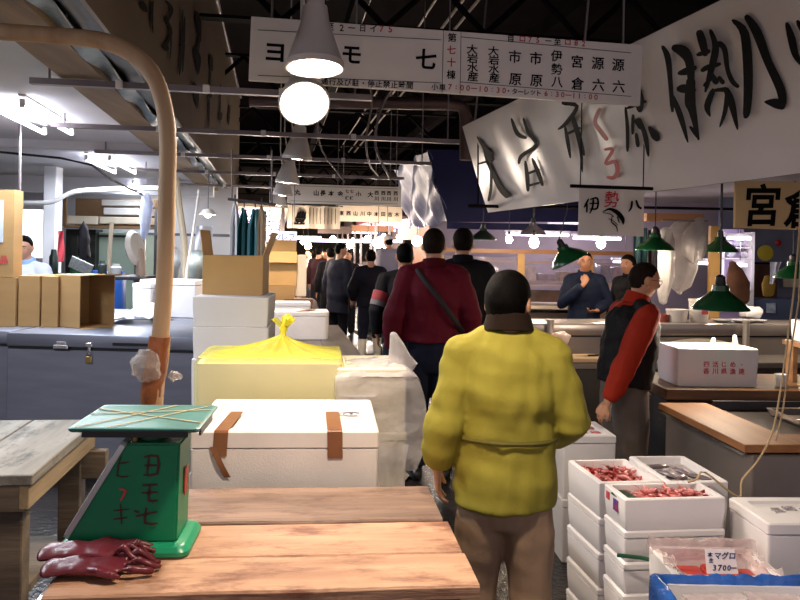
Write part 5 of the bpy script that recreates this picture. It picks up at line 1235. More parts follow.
single('hanging_cloth', MB().grid(lambda a, b: P(633+a*13, 228+b*55, 9.6)+V((0, .04*sin(a*12), 0)), 12, 8, .01), mat('teal_cloth', '#2f5a63', .6, 0, .15), 'dull teal cloth hanging behind the dark-haired person', 'cloth')
single('hanging_coat', MB().grid(lambda a, b: P(648+a*18, 230+b*52, 9.7)+V((0, .05*sin(a*14), 0)), 14, 8, .01), mat('coat_dark', '#2c2430', .6, 0, .2), 'dark coat hanging behind the white fish banner', 'coat')
# ---- shop at the right edge
Ys = 11.2
t = thing('shop_shelf', 'brightly lit shelf unit with white goods at the right back', 'shelf', (P(738, 260, Ys).x, Ys, 0))
a, b = P(722, 232, Ys), P(752, 262, Ys)
part('back_panel', MB().box(((a.x+b.x)/2, Ys+.3, 1.3), (b.x-a.x, .03, 1.6)), mat('shelf_violet', '#c9b6e0', .5, 0, .05), t, True)
for y in (247, 258, 290): bx2r('board', M_white, 722, y, 753, y+1.6, Ys, .3)
for px in (722, 752): bx2r('side', M_white, px, 232, px+1.5, 312, Ys, .3)
for k, (px, y, r, lb) in enumerate(((729, 247, .05, 'white bundle at the left on the upper lit shelf'), (738, 247, .06, 'white bundle in the middle of the upper lit shelf'), (746, 247, .045, 'white bundle at the right on the upper lit shelf'), (731, 258, .05, 'small bundle at the left on the lower lit shelf'), (744, 258, .05, 'small bundle at the right on the lower lit shelf'))):
    c = P(px, y, Ys+.15); mb = MB().ball((0, 0, r), (r*1.2, r, r), 12, 8).displace(lambda q, n: .02*noise.noise(q*20+V((k, 1, 0)))); lo = min(v.co.z for v in mb.bm.verts); mb.move(Matrix.Translation((0, 0, -lo)))
    single('goods_bundle', mb, mat('bundle_w2', '#e4dfee', .4, 0, .1), lb, 'bundle', 'bundles on the lit shelf', loc=c, world=False)
single('hanging_coat', MB().loft([P(733, 264, 10.6), P(735, 272, 10.6), P(738, 284, 10.6), P(738, 300, 10.6)], [(.05, .05), (.11, .08), (.15, .09), (.16, .09)], 16).displace(lambda c, n: .03*noise.noise(c*9)), mat('coat_brown', '#8e5f44', .7, 0, .25, 5), 'light brown coat hanging in front of the lit shelf', 'coat')
struct('wall_shop', MB().box((8.2, 12.2, 1.35), (6.4, .1, 2.7)), mat('shop_wall', '#6d7288', .6, 0, .12, 2), 'grey-blue shop wall')
t = thing('wooden_door_panel', 'dark reddish wooden panel on the grey-blue shop wall', 'panel', (P(765, 298, 11.9).x, 11.9, P(765, 298, 11.9).z))
bx2r('panel', wood('dark_panel', '#5a3524', '#3a2117', 'Z', 3, .45), 754, 264, 777, 298, 11.9, .05)
bx2r('panel_frame', M_girder, 752, 262, 779, 264.5, 11.88, .07)
single('wall_disc', MB().lathe([(.0, 0), (.11, 0), (.12, .01), (.12, .02), (0, .03)], 24, Matrix.Translation(P(765, 253, 11.95)) @ Matrix.Rotation(pi/2, 4, 'X')), mat('yellow_disc', '#d2c02c', .5, 0, .1), 'yellow round thing on the grey-blue wall above the wooden panel', 'disc')
single('wall_disc', MB().lathe([(.0, 0), (.045, 0), (.05, .01), (0, .03)], 16, Matrix.Translation(P(778, 243, 11.95)) @ Matrix.Rotation(pi/2, 4, 'X')), mat('red_disc', '#b3232c', .5), 'small red round thing high on the grey-blue wall', 'disc')
single('yellow_apron', MB().loft([P(767, 277, 11.7), P(768, 284, 11.7), P(768, 294, 11.7)], [(.05, .03), (.10, .05), (.09, .05)], 12).displace(lambda c, n: .02*noise.noise(c*14)), mat('yellow_cloth', '#c9a33a', .6, 0, .15), 'yellow cloth hanging against the dark wooden panel', 'cloth')
single('hanging_cloth', MB().grid(lambda a, b: P(770+a*12, 262+b*22, 11.6)+V((-.12*b*a, .03*sin(a*9), 0)), 8, 8, .01), MATS['white_apron'], 'pale cloth hanging at the right of the yellow cloth', 'cloth')
t = thing('blue_cabinet', 'grey-blue cabinet with a small poster under the dark wooden panel', 'cabinet', (P(780, 310, 11.3).x, 11.3, 0))
bx2r('body', mat('cabinet_blue', '#4d5a74', .45, 0, .08), 748, 299, 830, 330, 11.3, .5)
bx2r('poster', mat('poster_pale', '#c7d0d8', .5, 0, .3, 12, col2='#5f86a8'), 766.5, 303, 775.5, 313, 11.28, .012)
a = P(790, 330, 11.3); part('plinth', MB().box((a.x, 11.55, a.z/2), (1.1, .45, a.z)), M_dsteel, t, True)
single('wall_sign', bx2(MB(), 784, 275, 830, 288, 11.9, .03), mat('notice_cream', '#b8b09c', .6, 0, .1), 'cream notice board at the right edge behind the green lamp', 'board')
# ================================================================ people
def sstep(a, b, x):
    t = max(0, min(1, (x-a)/(b-a))); return t*t*(3-2*t)
def gs(x, c, w): return exp(-((x-c)/w)**2)
def head_pt(d):
    x, y, z = d.x*.074*(1+.22*max(0, d.z)), d.y*.096*(1+.08*max(0, d.z)), d.z*.118
    if d.z < 0:
        t = -d.z; x *= 1-.30*t**1.6
        if d.y < 0: y *= 1-.30*t
        else: y *= 1-.06*t
    elif d.y < 0: y *= 1.05
    return V((x, y, z))
def add_head(mb, M):
    b = bmesh.new(); bmesh.ops.create_uvsphere(b, u_segments=40, v_segments=30, radius=1)
    for v in b.verts:
        d = v.co.normalized(); p = head_pt(d); x, z = p.x, p.z
        if d.y > .2:
            f = sstep(.2, .6, d.y); y = 0
            y += .026*gs(x, 0, .012)*gs(z, -.020, .017)+.010*gs(x, 0, .009)*gs(z, .006, .026)
            y -= .010*gs(abs(x), .031, .015)*gs(z, .008, .012)
            y += .005*gs(abs(x), .026, .022)*gs(z, .030, .009)
            y += .007*gs(x, 0, .020)*gs(z, -.056, .009)-.003*gs(x, 0, .02)*gs(z, -.057, .003)
            y += .008*gs(x, 0, .022)*gs(z, -.094, .016)+.004*gs(abs(x), .042, .016)*gs(z, -.02, .02)
            p.y += y*f
        v.co = p
    mb._join(b, M)
    for s in (-1, 1): mb.ball(M @ V((s*.076, -.008, -.006)), (.010, .021, .033), 12, 10, None)
def add_hand(mb, wrist, d, side, curl=.35, pn=None, s=1.):
    """palm plus five fingers; d: hand direction, pn: palm normal, side: +1 right hand"""
    d = d.normalized(); pn = (pn if pn is not None else V((0, 0, 1)))
    pn = (pn-d*pn.dot(d)).normalized(); w = d.cross(pn)*side      # thumb side
    mb.loft([wrist-d*.02, wrist+d*.015*s, wrist+d*.05*s, wrist+d*.088*s], [(.024*s, .019*s), (.030*s, .016*s), (.041*s, .014*s), (.040*s, .012*s)], 12, ref=w)
    for k, (o, L) in enumerate(((.032, .072), (.0105, .082), (-.011, .076), (-.032, .058))):
        q = wrist+d*(.080-.004*abs(k-1.3))*s+w*o*s; r = (.0088-.0006*k)*s
        pts = [q-d*.012, q]; dd = (d+w*o*1.8).normalized(); a = 0
        for j, fr in enumerate((.44, .32, .24)):
            a += curl*(.5, .9, .7)[j]*(1+.12*k)
            q = q+(dd*cos(a)+pn*sin(a))*L*fr*s; pts.append(q)
        mb.loft(pts, [r, r, r*.95, r*.88, r*.75], 8)
    q = wrist+d*.022*s+w*.026*s; td = (d*.72+w*.62+pn*.25).normalized()
    mb.loft([q-w*.012*s, q+td*.030*s, q+(td*.8+d*.3+pn*.1).normalized()*.056*s, q+(td*.6+d*.5+pn*.2).normalized()*.080*s], [.014*s, .0115*s, .0100*s, .0078*s], 8)
TORSO = [(.80, .13, .10), (.90, .160, .115), (1.0, .150, .102), (1.10, .145, .10), (1.22, .160, .116), (1.32, .168, .112), (1.39, .140, .085), (1.43, .085, .068)]
def person(label, loc, face, h=1.7, lean=0., J={}, hy=0., hp=0., skin='#c08e6e', hair='#0b0908', top='#333333', top2=None, bottom='#333344', shoes='#222222',
           hem=.86, fat=.02, arm_fat=.022, leg_fat=.018, voxel=.012, faceparts=False, collar=None, collar_h=.05, hair_style='short', curl=.35, fold=.006, boots=None, cap=None, palms=None, topname='jacket', rough=.75, group=None, hs_=1., hz=0., cz=0., cr=1., nk=0.):
    s = h/1.7; S = Matrix.Diagonal((s, s, s, 1))
    U = Matrix.Translation((0, 0, .92)) @ Matrix.Rotation(-lean, 4, 'X') @ Matrix.Translation((0, 0, -.92))
    jd = {'neck': U @ V((0, -.012, 1.44)), 'headb': U @ V((0, .004, 1.50))}
    for sd, n in ((1, 'R'), (-1, 'L')):
        jd[n+'s'] = U @ V((sd*.165, -.005, 1.375)); jd[n+'e'] = U @ V((sd*.235, -.03, 1.10)); jd[n+'w'] = U @ V((sd*.245, .03, .86))
        jd[n+'hip'] = V((sd*.085, 0, .88)); jd[n+'k'] = V((sd*.095, .02, .49)); jd[n+'a'] = V((sd*.10, -.015, .085)); jd[n+'t'] = V((sd*.12, .15, .035))
    for k, v in J.items(): jd[k] = V(v)
    H = Matrix.Translation(U @ V((0, .018, 1.582+hz))) @ Matrix.Rotation(-hy, 4, 'Z') @ Matrix.Rotation(-lean*.5-hp, 4, 'X') @ Matrix.Diagonal((hs_, hs_, hs_, 1))
    sk = MB()
    add_head(sk, H)
    sk.loft([jd['neck']-V((0, 0, .05)), jd['neck'], jd['headb'], H @ V((0, -.012, -.03))], [.066, .058, .055, .058], 14)
    sk.loft([U @ V((0, 0, z)) for z, a, b in TORSO], [(a*.95, b*.95) for z, a, b in TORSO], 20)
    hd = {}
    for sd, n in ((1, 'R'), (-1, 'L')):
        sk.loft([U @ V((sd*.05, -.01, 1.405)), jd[n+'s']], [.05, .052], 12)
        sk.loft([jd[n+'s'], jd[n+'s'].lerp(jd[n+'e'], .5), jd[n+'e'], jd[n+'e'].lerp(jd[n+'w'], .35), jd[n+'w']], [.052, .046, .038, .037, .025], 12)
        d = (jd[n+'w']-jd[n+'e']).normalized()
        if n+'h' in J: d = (V(J[n+'h'])-jd[n+'w']).normalized()
        pn = V((-sd, .0, 0)) if not (palms and n in palms) else V(palms[n])
        add_hand(sk, jd[n+'w'], d, sd, curl, pn)
        sk.loft([jd[n+'hip'], jd[n+'hip'].lerp(jd[n+'k'], .5), jd[n+'k'], jd[n+'k'].lerp(jd[n+'a'], .35), jd[n+'a']], [.085, .072, .052, .050, .036], 14)
        f = jd[n+'t']-jd[n+'a']; a0 = jd[n+'a']
        back = V((-f.x, -f.y, 0)).normalized()*.05
        sk.loft([V((a0.x, a0.y, a0.z-.04))+back, V((a0.x, a0.y, a0.z-.035)), (a0+jd[n+'t'])/2-V((0, 0, .02)), jd[n+'t']], [(.030, .035), (.036, .045), (.042, .034), (.036, .022)], 12, ref=V((1, 0, 0)))
    sk = remesh(sk, voxel, 1); sk.move(S)
    t = thing('person', label, 'person', loc, face, group)
    part('body', sk, mat('skin_'+skin, skin, .5, 0, .08, 9, .05, 60), t, angle=180)
    # hair
    if hair_style != 'none':
        b = bmesh.new(); bmesh.ops.create_uvsphere(b, u_segments=36, v_segments=28, radius=1)
        for v in b.verts:
            d = v.co.normalized(); p = head_pt(d); f = d.y
            if f > 0: thr = .08+.50*sstep(0, .75, f)
            else: thr = .05-.62*sstep(0, .6, -f)
            if hair_style == 'long': thr = thr if f > .35 else thr-.6*sstep(.35, -.1, f)
            m = sstep(thr-.04, thr+.10, d.z)
            k = .86+m*(.215+(.09 if hair_style == 'long' else 0)-.06*max(0, d.z)+.012*noise.noise(p*60)+.02*noise.noise(p*25))
            if hair_style == 'buzz': k = .86+m*(.175-.03*max(0, d.z))
            v.co = p*k
        mb = MB(); mb._join(b, S @ H); part('hair', mb, mat('hair_'+hair, hair, .7, 0, .25, 40, .3, 160, (1, 1, .3), spec=.06), t, angle=180)
    if cap:
        mb = MB().ball((0, 0, .035), (.083, .104, .092), 24, 14); mb.poly([V((.07*cos(a), .08+.075*sin(a), .035-.012*sin(a))) for a in [pi*k/10 for k in range(11)]], (0, 0, .006))
        mb.move(S @ H); part('cap', mb, mat('cap_'+cap, cap, .7, 0, .06), t)
    if faceparts:
        for sd in (-1, 1):
            e = part('eye', MB().ball((sd*.031, .0715, .009), (.0115, .010, .0058), 12, 8).move(S @ H), mat('eye_white', '#a69c94', .3, 0, 0), t)
            part('iris', MB().ball((sd*.031, .079, .009), (.0062, .004, .0056), 10, 8).move(S @ H), mat('iris_dark', '#1a100c', .2, 0, 0), e)
            part('eyebrow', MB().loft([(sd*.014, .089, .027), (sd*.031, .089, .032), (sd*.047, .078, .028)], [(.002, .003), (.003, .004), (.0015, .002)], 8).move(S @ H), mat('brow_dark', '#1b1411', .7), t)
        part('lips', MB().loft([(-.022, .083, -.057), (-.008, .0925, -.055), (.008, .0925, -.055), (.022, .083, -.057)], [(.002, .002), (.004, .005), (.004, .005), (.002, .002)], 8).move(S @ H), mat('lip', '#9c5a4e', .45), t)
    # trousers
    lf = leg_fat
    tr = MB().loft([V((0, 0, .80)), V((0, 0, .90)), U @ V((0, 0, 1.0)), U @ V((0, 0, 1.05))], [(.145+lf*.6, .115+lf*.5), (.165+lf*.5, .125+lf*.4), (.158+lf*.3, .115), (.155, .11)], 20)
    for n in 'RL':
        a = jd[n+'a']+V((0, 0, .01)); kn = jd[n+'k']; hp_ = jd[n+'hip']
        end = a if boots is None else kn.lerp(a, .35)
        tr.loft([hp_, hp_.lerp(kn, .5), kn, kn.lerp(end, .55), end], [(.078+lf*.7, .10+lf*.8), (.076+lf, .085+lf), (.063+lf, .065+lf), (.058+lf, .06+lf), (.054+lf, .06+lf)], 16, rnd=False)
    tr = remesh(tr, max(voxel, .009), 3)
    tr.displace(lambda c, n: fold*(noise.noise(V((c.x*16, c.y*16, c.z*4)))*.8+.35*noise.noise(V((c.x*7+c.z*8, c.y*7, c.z*14)))))
    tr.move(S); part('trousers', tr, mat('cloth_'+bottom, bottom, .85, 0, .10, 5, .12, 160, spec=.15), t, angle=180)
    # top
    ft, af = fat, arm_fat
    prof = [(hem, TORSO[1][1]+ft*1.15, TORSO[1][2]+ft), ] + [(z, a+ft*(1.25 if z < 1.3 else 1), b+ft) for z, a, b in TORSO if z > hem+.04 and z < 1.42] + [(1.435+nk, .085+ft*.3+nk*.3, .07+ft*.3+nk*.3)]
    jk = MB().loft([U @ V((0, 0, z)) for z, a, b in prof], [(a, b) for z, a, b in prof], 24, rnd=False)
    for n, sd in (('R', 1), ('L', -1)):
        jk.loft([U @ V((sd*.04, -.008, 1.405+nk*.8)), jd[n+'s']-V((0, 0, .004))], [.05+ft*.4, .055+af], 14)
        cuff = jd[n+'e'].lerp(jd[n+'w'], .94)
        e = jd[n+'e']
        jk.loft([jd[n+'s'], jd[n+'s'].lerp(e, .5), e, e.lerp(cuff, .5), cuff.lerp(e, .08), cuff], [.054+af, .050+af, .044+af, .041+af*.95, .034+af*.7, .029+af*.4], 16, rnd=False)
    jk = remesh(jk, max(voxel, .008), 3)
    def fd(c, n):
        f = fold*(1.1*noise.noise(V((c.x*9, c.y*9, c.z*7)))+.8*noise.noise(V((c.x*6+c.z*9, c.y*6, c.z*16)))+.5*noise.noise(V((c.x*22, c.y*22, c.z*10))))
        return f
    jk.displace(fd); jk.move(S)
    part(topname, jk, mat('cloth_'+top, top, rough, 0, .08, 4, .10, 180, spec=.15), t, angle=180)
    if collar:
        mb = MB().loft([U @ V((0, -.012, 1.425+cz)), U @ V((0, -.008, 1.425+cz+collar_h*.6)), U @ V((0, -.002, 1.425+cz+collar_h*1.2))], [(.092*cr, .084*cr), (.084*cr, .078*cr), (.077*cr, .073*cr)], 20, rnd=False)
        mb.displace(lambda c, n: .003*noise.noise(c*30)); mb.move(S)
        part('collar', mb, mat('collar_'+collar, collar, .85, 0, .1, 6, .15, 120, spec=.1), t, angle=60)
    # shoes
    for n in 'RL':
        a0, tt = jd[n+'a'], jd[n+'t']; f = tt-a0; back = V((-f.x, -f.y, 0)).normalized()*.055
        z0 = V((0, 0, 1))
        mb = MB().loft([V((a0.x, a0.y, a0.z-.042))+back, V((a0.x, a0.y, a0.z-.035)), (a0+tt)/2-V((0, 0, .02)), tt+V((f.x*.05, f.y*.05, 0))], [(.038, .042), (.044, .05), (.050, .040), (.042, .030)], 14, ref=V((1, 0, 0)))
        top_ = jd[n+'k'].lerp(jd[n+'a'], .28) if boots else a0+V((0, 0, .02))
        mb.loft([V((a0.x, a0.y, a0.z-.03)), a0, top_], [(.045, .05), (.05, .052), (.072 if boots else .05,)*2], 14, rnd=False)
        mb = remesh(mb, .010, 2); mb.move(S)
        part('boot' if boots else 'shoe', mb, mat('shoe_'+(boots or shoes), boots or shoes, .4, 0, .08), t, angle=180)
    t['_s'] = s
    return t, U, H, S, jd
def on(px, py, Y): 
    p = P(px, py, Y); return (p.x, Y, 0)
# 1 --- man in the yellow-green jacket, seen from behind
hY = 1.634; k = 1.7/hY
t, U, H, S, jd = person('man from behind in a yellow-green jacket and khaki trousers, walking along the aisle', (.405, 2.87, 0), radians(-3), hY, 0.02,
    J={'Le': (-.244, -.05, 1.09), 'Lw': (-.262, .0, .93), 'Lh': (-.255, .03, .80), 'Re': (.250, -.02, 1.12), 'Rw': (.175, .16, 1.03), 'Lk': (-.10, .05, .49), 'Rk': (.10, .0, .49), 'Ra': (.11, -.06, .09), 'Rt': (.13, .1, .035), 'La': (-.105, .06, .085), 'Lt': (-.13, .22, .035)},
    hy=radians(22), top='#99913a', bottom='#a58a70', shoes='#2a2320', hs_=1.10, hz=-.012, cz=.040, cr=1.10, nk=.03, hem=.80, fat=.032, arm_fat=.029, leg_fat=.022, voxel=.0055, faceparts=True, collar='#221812', collar_h=.050, fold=.011)
mb = MB().loft([U @ V((0, 0, 1.052)), U @ V((0, 0, 1.062)), U @ V((0, 0, 1.072))], [(.190, .145), (.195, .149), (.190, .145)], 40, rnd=False, caps=False).displace(lambda c, n: .003*sin(atan2(c.y, c.x)*38)); mb.move(S)
part('waist_cord', mb, mat('cord_olive', '#6a6420', .8), t)
# 2 --- maroon jacket
t, U, H, S, jd = person('tall man from behind in a maroon jacket with a dark bag strap across his back', on(433, 300, 5.8), radians(4), 1.87, 0.0,
    J={'Le': (-.265, -.04, 1.10), 'Lw': (-.27, .03, .87), 'Re': (.262, -.04, 1.10), 'Rw': (.255, .05, .90), 'Lk': (-.09, .05, .49)}, hy=.1, hair='#241a15', top='#5e1222', bottom='#1c2030', shoes='#1c1a1a', hem=.93, fat=.038, arm_fat=.032, voxel=.008, collar='#4d0f1b', fold=.009, hair_style='buzz')
mb = MB().loft([(U @ V((-.12, -.075, 1.42))), (U @ V((-.06, -.158, 1.33))), U @ V((.06, -.172, 1.18)), U @ V((.15, -.145, 1.06)), U @ V((.20, -.06, 1.0))], [(.018, .006)]*5, 8, ref=V((1, 0, 1))); mb.move(S)
part('bag_strap', mb, mat('strap_dark', '#1d0d13', .7), t)
# 3 --- black jacket just beyond him
person('tall man from behind in a black jacket, just beyond the maroon jacket', on(462, 300, 6.5), radians(-2), 1.90, 0, hair='#1d1512', top='#17161a', bottom='#191a22', hem=.84, fat=.03, arm_fat=.03, voxel=.010, collar='#141317', fold=.008, hair_style='buzz')
# 4 --- black top with red and grey sleeve bands
t, U, H, S, jd = person('man from behind in a black top with red and grey upper sleeves', on(404, 300, 7.2), radians(5), 1.765, 0, J={'Le': (-.25, -.06, 1.10), 'Lw': (-.23, .02, .88)}, top='#16151a', bottom='#1e2230', hem=.9, fat=.025, voxel=.011, hair_style='buzz', skin='#a87456')
for n in 'LR':
    a, b = jd[n+'s'], jd[n+'e']
    mb = MB().loft([a.lerp(b, .42), a.lerp(b, .70)], [.078, .074], 16, rnd=False); mb.move(S); part('sleeve_band', mb, mat('band_red', '#9a2f35', .7, 0, .1), t, label='red sleeve band')
    mb = MB().loft([a.lerp(b, .71), a.lerp(b, .86)], [.075, .072], 16, rnd=False); mb.move(S); part('sleeve_band', mb, mat('band_grey', '#6f6a70', .7, 0, .1), t, label='grey sleeve band')
# 5 --- navy with white boots
person('man from behind in dark navy with white rubber boots, walking down the aisle', on(370, 300, 11.6), radians(6), 1.70, 0, J={'Lk': (-.10, -.02, .49), 'La': (-.12, -.10, .09), 'Lt': (-.14, .05, .035), 'Rk': (.11, .06, .50), 'Ra': (.13, .08, .12), 'Rt': (.15, .23, .07), 'Le': (-.28, -.02, 1.1), 'Lw': (-.24, .1, .93), 'Re': (.28, -.02, 1.1), 'Rw': (.24, .1, .93)}, top='#14131f', bottom='#161826', boots='#d8d2c4', hem=.84, fat=.035, arm_fat=.03, hair_style='buzz', skin='#b07c5e', voxel=.014)
# 6.. further people in the aisle
person('tall man in a long dark blue-grey coat standing left in the aisle', on(338, 300, 12.6), radians(-40), 1.80, .04, top='#262733', bottom='#17171c', hem=.62, fat=.04, arm_fat=.03, hy=.4, voxel=.016, hair_style='buzz')
person('man in dark clothes carrying a white bag, walking towards the camera', on(347, 300, 15.0), radians(170), 1.68, 0, top='#221b20', bottom='#1c1c22', voxel=.018, faceparts=True, J={'Rw': (.16, .22, 1.05), 'Lw': (-.16, .22, 1.05)})
mb = MB().ball((0, 0, .1), (.13, .08, .13), 14, 10).displace(lambda c, n: .03*noise.noise(c*9)); q = on(346, 300, 14.72)
single('carrier_bag', mb, M_wbag, 'white bag held by the man walking towards the camera', 'bag', loc=(q[0], 14.70, .98), world=False)
person('man in a black jacket at the far left of the aisle, seen from behind', on(330, 300, 14.5), radians(10), 1.72, 0, top='#1b181c', bottom='#17171b', voxel=.018)
person('man in a dark purplish jacket farther down the aisle', on(318, 300, 17.5), radians(-20), 1.74, 0, top='#3a2026', bottom='#1d1b20', voxel=.02)
person('person in a pale shirt far down the aisle between the dark jackets', on(325, 300, 19.5), radians(160), 1.66, 0, top='#b9a9a6', bottom='#2a2830', voxel=.02)
person('person in a white coat far down the aisle, at its left side', on(309, 300, 20.5), radians(120), 1.68, 0, top='#d0c8cc', bottom='#3a3a44', voxel=.02)
person('person in a green jacket far behind the capped worker', on(383, 300, 18), radians(150), 1.66, 0, top='#2f6a46', bottom='#26262c', voxel=.02)
# capped worker riding a small truck
q = on(390, 300, 13.4)
t = thing('platform_truck', 'low platform truck carrying the capped worker', 'truck', (q[0], 13.4, 0), .3)
part('platform', MB().box((0, 0, .22), (.9, 1.4, .08), .01), M_dsteel, t)
part('drive_drum', MB().lathe([(.2, .26), (.22, .3), (.22, .85), (.16, .95), (.02, .97)], 20, Matrix.Translation((-.2, .45, 0))), mat('truck_grey', '#55585c', .5, .3), t)
for sx in (-.35, .35):
    for sy in (-.5, .5): part('wheel', MB().lathe([(.04, -.04), (.09, -.04), (.09, .04), (.04, .04)], 16, Matrix.Translation((sx, sy, .09)) @ Matrix.Rotation(pi/2, 4, 'Y')), M_black, t)
person('worker in a white cap and pale grey jacket standing higher than the crowd', (q[0], 13.35, .262), radians(35), 1.70, .12, top='#a8a2ac', bottom='#3b3d48', cap='#e8e2da', voxel=.016, hair_style='short', fat=.04, arm_fat=.03)
# seated person at the left
q = on(304, 300, 10.3)
t = thing('stool', 'small wooden stool under the seated person by the brown cartons', 'stool', (q[0], 10.3, 0), 0)
part('seat', MB().box((0, 0, .44), (.36, .34, .04), .006), MATS['edge_wood'], t)
for sx in (-.14, .14):
    for sy in (-.13, .13): part('leg', MB().box((sx, sy, .21), (.035, .035, .42)), MATS['edge_wood'], t)
person('person in a grey jacket sitting by the brown cartons beside the aisle', (q[0], 10.3, -.395), radians(40), 1.68, .15, J={'Rk': (.12, .40, .86), 'Ra': (.12, .38, .49), 'Rt': (.14, .54, .435), 'Lk': (-.12, .40, .86), 'La': (-.12, .38, .49), 'Lt': (-.14, .54, .435), 'Rw': (.12, .36, 1.0), 'Lw': (-.12, .36, 1.0)}, top='#8a8286', bottom='#2a2a30', hem=.9, voxel=.014)
# people behind the fish counter
t, U, H, S, jd = person('man with glasses in a navy sweater behind the fish counter, hand raised to his chin', on(584, 300, 9.1), radians(176), 1.72, .03,
    J={'Re': (.26, .10, 1.10), 'Rw': (.05, .24, 1.33), 'Rh': (.0, .22, 1.44), 'Le': (-.27, .02, 1.12), 'Lw': (-.10, .26, 1.04), 'Lh': (.0, .30, 1.03)}, palms={'R': (0, -1, 0), 'L': (0, 0, 1)},
    hy=.1, top='#131b30', bottom='#20222a', hem=.86, fat=.03, arm_fat=.026, voxel=.009, faceparts=True, collar='#1a2133', collar_h=.05, topname='sweater', curl=.7, skin='#a06f54')
M_gls = mat('glasses_frame', '#1a1614', .3)
def glasses(t, S, H):
    mb = MB()
    for sd in (-1, 1):
        mb.loft([V((sd*.032+.021*cos(a), .097, .008+.016*sin(a))) for a in [2*pi*k/14 for k in range(15)]], [.0018]*15, 6)
        mb.tube([(sd*.053, .097, .012), (sd*.077, .06, .012), (sd*.079, .0, .008)], .0016, 5)
    mb.tube([(-.011, .098, .010), (.011, .098, .010)], .0016, 5); mb.move(S @ H)
    part('glasses', mb, M_gls, t)
glasses(t, S, H)
person('person with bushy dark hair in a black jacket behind the fish counter, facing left', on(629, 300, 9.4), radians(125), 1.69, .02, J={'Rw': (.18, .24, 1.0)}, hy=-.1, top='#0f0e13', bottom='#1b1b20', hem=.8, voxel=.010, faceparts=True, hair_style='long', collar='#0e0d12', skin='#a8765c', hair='#120d0b')
# man in the orange jacket and black vest, in profile
t, U, H, S, jd = person('man in an orange-red jacket and black vest standing in profile at the stall', (1.395, 4.80, 0), radians(-80), 1.665, .16,
    J={'Re': (.225, -.10, 1.07), 'Rw': (.20, -.20, .845), 'Rh': (.16, -.245, .75), 'Le': (-.23, .02, 1.08), 'Lw': (-.20, .16, .90)}, palms={'R': (-.3, 1, 0), 'L': (1, 0, 0)},
    hp=.08, top='#a8301c', bottom='#6b6059', shoes='#2b2522', hem=.97, fat=.026, arm_fat=.026, leg_fat=.026, voxel=.006, faceparts=True, collar='#a8301c', collar_h=.06, hair='#2b211c', hair_style='buzz', fold=.010, skin='#cf9874', curl=.45)
glasses(t, S, H)
pv = [(.92, .20, .16), (1.0, .205, .165), (1.10, .205, .166), (1.22, .212, .170), (1.32, .208, .158), (1.385, .168, .12), (1.42, .10, .088)]
mb = MB().loft([U @ V((0, -.005, z)) for z, a, b in pv], [(a, b) for z, a, b in pv], 28, rnd=False)
for sd in (-1, 1): mb.loft([U @ V((sd*.05, -.01, 1.41)), U @ V((sd*.15, -.012, 1.40))], [.055, .062], 12)
mb = remesh(mb, .009, 3); mb.displace(lambda c, n: .010*noise.noise(V((c.x*8, c.y*8, c.z*13)))+.006*noise.noise(c*22)); mb.move(S)
vt = part('vest', mb, mat('vest_black', '#161314', .7, 0, .15, 6, .15, 90, spec=.2), t, angle=180)
mb = MB().grid(lambda a, b: S @ V((.12+.07*a, -.17-.012*sin(a*5+b*2), .93-.20*b)), 8, 12, .006)
cl_ = mb; cl_.move(rootM(t))
single('white_towel', cl_, M_white, 'white cloth hanging from the back pocket of the man in the orange jacket', 'cloth')
# office worker at the far left
person('office worker in a white and navy jacket behind the cartons at the left', on(29, 300, 7.6), radians(168), 1.78, .1, hy=-.3, hp=.15, top='#cfd6e6', bottom='#2a2c36', voxel=.011, faceparts=True, collar='#8fb0d8', skin='#b98a72', J={'Rw': (.2, .2, 1.0)})
